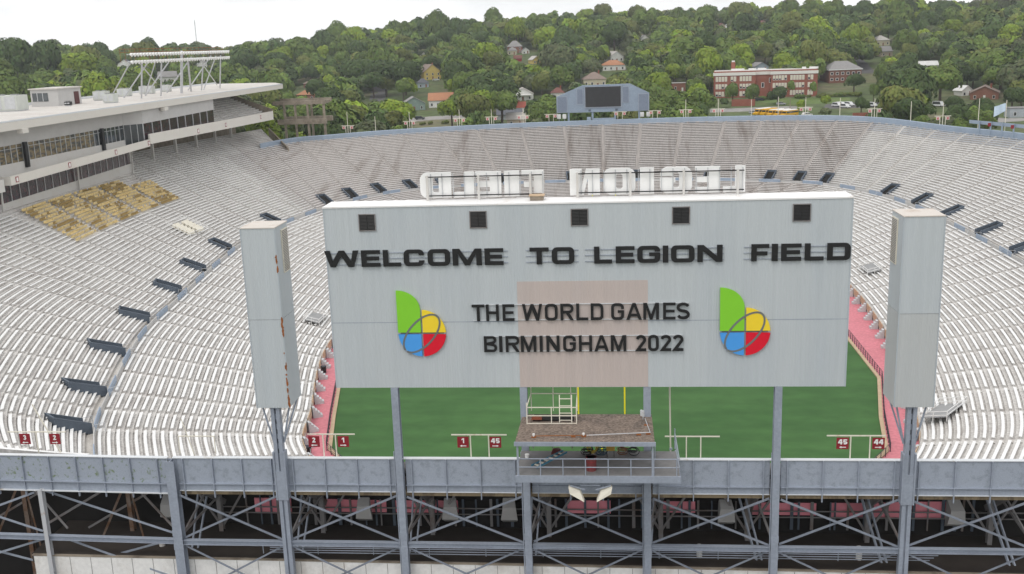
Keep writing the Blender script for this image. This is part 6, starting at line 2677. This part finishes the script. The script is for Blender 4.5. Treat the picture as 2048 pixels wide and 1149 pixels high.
def crown_arrays(tone, n, leaf, lobes, squash, rg, openness=.0):
    """quads of leaf clumps on the lobes of a crown about 1 wide (radius 1), centre at z=0; returns verts (n,4,3), colours (n,3)"""
    C_ = []
    for i in range(lobes):
        d = rg.normal(size=3)
        d /= np.linalg.norm(d)
        if d[2] < -.35:
            d[2] *= -.6
        r = .30+.26*rg.random()
        C_.append((d*(.98-r)*np.array([1, 1, squash])*(.75+.25*rg.random()), r))
    C_.append((np.array([0, 0, 0.0]), .55))
    Vq, Cq = [], []
    w = np.array([c[1]**2 for c in C_])
    pick = rg.choice(len(C_), size=n, p=w/w.sum())
    lobe_t = .84+.32*rg.random(len(C_))
    for k in pick:
        c, r = C_[k]
        d = rg.normal(size=3)
        d /= np.linalg.norm(d)
        if d[2] < -.5:
            d[2] = -d[2]
        p = c+d*r*(.84+.22*rg.random())*np.array([1, 1, .9])
        nrm = d+rg.normal(size=3)*.22
        nrm /= np.linalg.norm(nrm)
        a = np.cross(nrm, rg.normal(size=3))
        a /= np.linalg.norm(a)
        b_ = np.cross(nrm, a)
        s = leaf*(.55+.8*rg.random())
        Vq.append([p-a*s-b_*s*.6, p+a*s*.8-b_*s*.7, p+a*s+b_*s*.6, p-a*s*.7+b_*s*.75])
        Cq.append(np.array(TONES[tone])*lobe_t[k]*(.91+.18*rg.random())*np.array([1+.07*rg.normal(), 1+.03*rg.normal(), 1]))
    return np.array(Vq), np.clip(np.array(Cq), .01, 1)


def quad_mesh(name, Vq, Cq, material):
    n = len(Vq)
    me = bpy.data.meshes.new(name)
    me.vertices.add(4*n)
    me.vertices.foreach_set('co', np.ascontiguousarray(Vq, dtype=np.float32).ravel())
    me.loops.add(4*n)
    me.loops.foreach_set('vertex_index', np.arange(4*n, dtype=np.int32))
    me.polygons.add(n)
    me.polygons.foreach_set('loop_start', np.arange(0, 4*n, 4, dtype=np.int32))
    me.polygons.foreach_set('loop_total', np.full(n, 4, np.int32))
    a = me.attributes.new('leafcol', 'FLOAT_COLOR', 'FACE')
    a.data.foreach_set('color', np.concatenate([Cq, np.ones((n, 1))], 1).astype(np.float32).ravel())
    me.materials.append(material)
    me.update()
    return me


VAR = {}
for tone in TONES:
    for q in range(3):
        sq = (.72, .85, 1.05)[q]
        V_, C_ = crown_arrays(tone, 3200, .058, (9, 12, 10)[q], sq, rng)
        VAR[(tone, q)] = quad_mesh('crown', V_, C_, m_leaf)
LOD = {}
for tone in TONES:
    for q in range(3):
        LOD[(tone, q)] = crown_arrays(tone, 800, .105, (8, 10, 9)[q], (.72, .85, 1.05)[q], rng)


def trunk_mesh():
    b = MB()
    b.tube((0, 0, -1.5), (.05, .02, .1), .075, 6, .05)
    for k in range(5):
        a = k*1.3
        b.tube((.04, .02, -.2+.05*k), (.5*cos(a), .5*sin(a), .25+.06*k), .035, 5, .012)
    me = bpy.data.meshes.new('trunk')
    me.from_pydata([tuple(v) for v in b.v], [], b.f)
    me.materials.append(m_bark)
    return me


TRUNK = trunk_mesh()
trees = []   # px, py, size...: (x, y, z_ground, R, H, tone, q)


def blocked(x, y, zg, R, H, slack=.75):
    cx, cyb, dep = proj((x, y, zg))
    _, cyt, _ = proj((x, y, zg+H))
    rp = R*CAM_F/dep*slack
    for (x0, x1, y0, y1, kd) in KEEP:
        if dep < kd+16 and cx+rp > x0 and cx-rp < x1 and cyb > y0 and cyt < y1:
            return True
    return False


EXPL = [(812, 192, 116, 80, 'dark', 1), (775, 168, 100, 62, 'mid', 0), (716, 178, 112, 92, 'dark', 1), (690, 206, 150, 76, 'mid', 1), (638, 208, 150, 62, 'dark', 2), (930, 184, 92, 92, 'dark', 1), (985, 150, 88, 72, 'mid', 1), (752, 240, 204, 72, 'mid', 0), (1004, 252, 168, 78, 'mid', 2), (962, 258, 180, 82, 'bright', 0), (1142, 254, 192, 50, 'mid', 1), (1100, 160, 100, 64, 'olive', 1), (1245, 240, 176, 60, 'mid', 1), (1440, 160, 96, 60, 'dark', 2), (1700, 130, 80, 60, 'mid', 0), (560, 170, 100, 76, 'dark', 1), (505, 150, 84, 70, 'mid', 1), (600, 150, 74, 80, 'mid', 1), (650, 130, 60, 70, 'dark', 0),
        (705, 272, 203, 104, 'bright', 0), (793, 266, 198, 98, 'bright', 0), (662, 276, 222, 56, 'mid', 1), (610, 262, 214, 60, 'mid', 1), (937, 256, 172, 88, 'mid', 1), (905, 258, 186, 60, 'bright', 1),
        (1074, 176, 131, 56, 'bright', 2), (1132, 178, 137, 48, 'mid', 0), (985, 200, 140, 70, 'dark', 1), (1346, 250, 178, 92, 'mid', 1), (1402, 248, 176, 70, 'mid', 1), (1072, 248, 199, 54, 'dark', 1),
        (1466, 208, 168, 38, 'mid', 0), (1507, 208, 170, 40, 'mid', 0), (1556, 210, 173, 50, 'dark', 0), (1580, 198, 158, 22, 'mid', 2), (1624, 200, 160, 22, 'mid', 2), (1722, 229, 194, 37, 'dark', 0), (1746, 212, 160, 26, 'mid', 2),
        (1768, 222, 172, 27, 'mid', 2), (1764, 190, 124, 48, 'mid', 1), (1708, 190, 144, 46, 'dark', 1), (1828, 200, 120, 64, 'dark', 1), (1817, 228, 188, 42, 'mid', 0), (1880, 212, 126, 92, 'mid', 1), (1958, 250, 196, 78, 'dark', 0),
        (1908, 254, 222, 64, 'mid', 0), (1651, 222, 187, 24, 'bright', 2), (1651, 237, 215, 30, 'grey', 0), (1394, 236, 192, 60, 'dark', 1), (1602, 226, 200, 26, 'bright', 0), (1450, 216, 196, 26, 'dark', 0), (870, 214, 193, 28, 'mid', 0), (1300, 240, 205, 44, 'mid', 0),
        (1012, 226, 150, 74, 'dark', 1), (1195, 120, 96, 40, 'bright', 1), (40, 200, 66, 100, 'dark', 1), (102, 190, 72, 70, 'dark', 1), (170, 190, 104, 96, 'bright', 0), (215, 190, 118, 60, 'mid', 0), (95, 205, 142, 90, 'mid', 0), (1810, 120, 64, 56, 'dark', 1),
        (1590, 146, 106, 34, 'grey', 2), (1632, 140, 88, 40, 'bright', 2), (1410, 150, 100, 42, 'grey', 2), (2000, 180, 100, 90, 'mid', 1), (2030, 140, 70, 60, 'bright', 1), (1960, 150, 92, 60, 'olive', 1), (1884, 110, 60, 60, 'bright', 1), (1600, 232, 214, 22, 'bright', 0)]
for (px, py, top, wpx, tone, q) in EXPL:
    P = hit(px, py)
    mpp = proj(P)[2]/CAM_F
    trees.append((P[0], P[1], P[2], wpx*.5*mpp, (py-top)*mpp, tone, q, True))
cell = {}


def near_tree(x, y, dmin):
    i, j = int(x//14), int(y//14)
    for a in range(i-1, i+2):
        for c in range(j-1, j+2):
            for (u, v) in cell.get((a, c), ()):
                if hypot(u-x, v-y) < dmin:
                    return True
    return False


for tr in trees:
    cell.setdefault((int(tr[0]//14), int(tr[1]//14)), []).append((tr[0], tr[1]))
tones = ['dark']*8+['mid']*8+['bright']*3+['olive']*4+['grey']*2
N_TRY = 42000
for k in range(N_TRY):
    y = 318+rng.random()**.85*920
    x = (rng.random()-.56)*1.12*y
    zg = ground_z(x, y)
    R = 6.2+rng.random()**2*7.5
    H = R*(1.55+.5*rng.random()+.6*rng.random()**4)+1.5
    if y < 470:
        R *= .75
        H *= .75
    cx, cyb, dep = proj((x, y, zg))
    _, cyt, _ = proj((x, y, zg+H))
    if not (-60 < cx < 2110) or cyt > 275:
        continue
    # open ground round the school and the lots
    if 1405 < cx < 1860 and 186 < cyb < 262 and rng.random() < .55:
        continue
    if 800 < cx < 930 and 205 < cyb < 262 and rng.random() < .8:
        continue
    if near_tree(x, y, R*.95 if y > 520 else 10.5):
        continue
    if blocked(x, y, zg, R, H):
        continue
    cell.setdefault((int(x//14), int(y//14)), []).append((x, y))
    trees.append((x, y, zg, R, H, tones[int(rng.integers(len(tones)))], int(rng.integers(3)), False))

# which of them the photo shows: near to far on a coarse screen grid
cov = np.zeros((76, 520), bool)
info = []
for tr in sorted(trees, key=lambda q: proj(q[:3])[2]):
    x, y, zg, R, H, tone, q, ex_ = tr
    cx, _, dep = proj((x, y, zg))
    s = CAM_F/dep
    zc = zg+H-R*(.72, .85, 1.05)[q]
    _, cyc, _ = proj((x, y, zc))
    rx, ry = R*s*.86/4, R*s*.8*(.72, .85, 1.05)[q]/4
    ii = np.arange(max(0, int(cyc/4-ry)), min(75, int(cyc/4+ry)+1)+1)
    jj = np.arange(max(0, int(cx/4-rx)), min(519, int(cx/4+rx)+1)+1)
    vis = 0
    if len(ii) and len(jj):
        I, J = np.meshgrid(ii, jj, indexing='ij')
        m = ((I-cyc/4)/max(ry, .5))**2+((J-cx/4)/max(rx, .5))**2 < 1
        m &= (I < 69)
        sub = cov[ii[0]:ii[-1]+1, jj[0]:jj[-1]+1]
        vis = int((m & ~sub).sum())
        if ex_ or vis > 0:
            sub |= m
    info.append((vis, tr, cx, cyc, dep))
shown = [q for q in info if q[0] > 0 or (q[1][7])]
behind = [q for q in info if q[0] == 0 and not q[1][7]]
shown.sort(key=lambda q: -q[0])
print('trees', len(trees), 'shown', len(shown))
tone_w = dict(dark='dark green', mid='mid green', bright='bright yellow-green', olive='olive green', grey='grey green')
shape_w = ('broad', 'rounded', 'tall')


def region(cx, cy, dep):
    if cx < 560:
        return 'beyond the left stand roof' if cy > 120 else 'on the skyline above the left stand'
    if cy < 75:
        return 'along the hilltop skyline' + (' in the middle' if cx < 1300 else ' on the right')
    if dep < 470:
        return 'just beyond the far rim' + (' left of the video board' if cx < 1110 else (' near the video board' if cx < 1430 else ' on the right'))
    if cx < 900:
        return 'on the hill around the yellow house'
    if cx < 1320:
        return 'on the hill above the video board'
    if cx < 1680:
        return 'on the hill around the red school'
    return 'on the hill right of the school'


for vis, tr, cx, cyc, dep in shown[:300]:
    x, y, zg, R, H, tone, q, ex_ = tr
    o = bpy.data.objects.new('tree', VAR[(tone, q)])
    COL.objects.link(o)
    sq = (.72, .85, 1.05)[q]
    o.location = (x, y, zg+H-R*sq)
    rz = max(R, H*.47/sq)
    o.location[2] = zg+H-rz*sq
    o.scale = (R, R, rz)
    o.rotation_euler = (0, 0, float(rng.random()*6.28))
    lab = '%s %s leafy tree %s' % (tone_w[tone], shape_w[q], region(cx, cyc, dep))
    tag(o, lab, 'tree', lab)
    tk = bpy.data.objects.new('trunk', TRUNK)
    COL.objects.link(tk)
    tk.parent = o
Vs, Cs = [], []
for vis, tr, cx, cyc, dep in shown[300:]+[q for i, q in enumerate(behind) if i % 3 == 0]:
    x, y, zg, R, H, tone, q, ex_ = tr
    V_, C_ = LOD[(tone, q)]
    a = rng.random()*6.28
    M_ = np.array([[cos(a), -sin(a), 0], [sin(a), cos(a), 0], [0, 0, 1]])
    sq = (.72, .85, 1.05)[q]
    rz = max(R, H*.47/sq)
    Vs.append(V_@M_.T*np.array([R, R, rz])+np.array([x, y, zg+H-rz*sq]))
    Cs.append(C_*(.82+.38*rng.random()))
me = quad_mesh('woodland', np.concatenate(Vs), np.clip(np.concatenate(Cs), .01, 1), m_leaf)
o = bpy.data.objects.new('woodland', me)
COL.objects.link(o)
tag(o, 'green woodland covering the far hillside between the houses', 'woodland', None, 'stuff')
# low shrubs along the lawn and behind the rim
Vs, Cs = [], []
for (xa, ya, xb, yb, n) in ((1592, 197, 1720, 192, 46), (800, 252, 930, 245, 14), (1425, 240, 1470, 238, 6), (1500, 200, 1560, 200, 10)):
    for k in range(n):
        f = rng.random()
        P = hit(xa+(xb-xa)*f, ya+(yb-ya)*f+rng.random()*2)
        V_, C_ = LOD[('olive' if rng.random() < .6 else 'mid', 0)]
        R = 1.1+rng.random()*.9
        Vs.append(V_*R+P+np.array([0, 0, .5*R]))
        Cs.append(C_)
me = quad_mesh('shrubbery', np.concatenate(Vs), np.concatenate(Cs), m_leaf)
o = bpy.data.objects.new('shrubbery', me)
COL.objects.link(o)
tag(o, 'low hedge and shrubs on the lawn before the school', 'shrubs', None, 'stuff')

# ------------------------------------------------------------------ thin summer haze
b = MB()
b.box(-1700, 1700, -260, 2460, -60, 165)
hz = b.build('haze', None)
hz.data.materials.clear()
m_h = bpy.data.materials.new('haze_air')
m_h.use_nodes = True
t = m_h.node_tree
t.nodes.remove(t.nodes['Principled BSDF'])
pv = t.nodes.new('ShaderNodeVolumePrincipled')
pv.inputs['Color'].default_value = (.86, .90, .95, 1)
pv.inputs['Density'].default_value = .00014
pv.inputs['Anisotropy'].default_value = .2
t.links.new(pv.outputs[0], t.nodes['Material Output'].inputs['Volume'])
hz.data.materials.append(m_h)
hz['kind'] = 'stuff'
hz['label'] = 'thin pale haze over the far wooded hill'
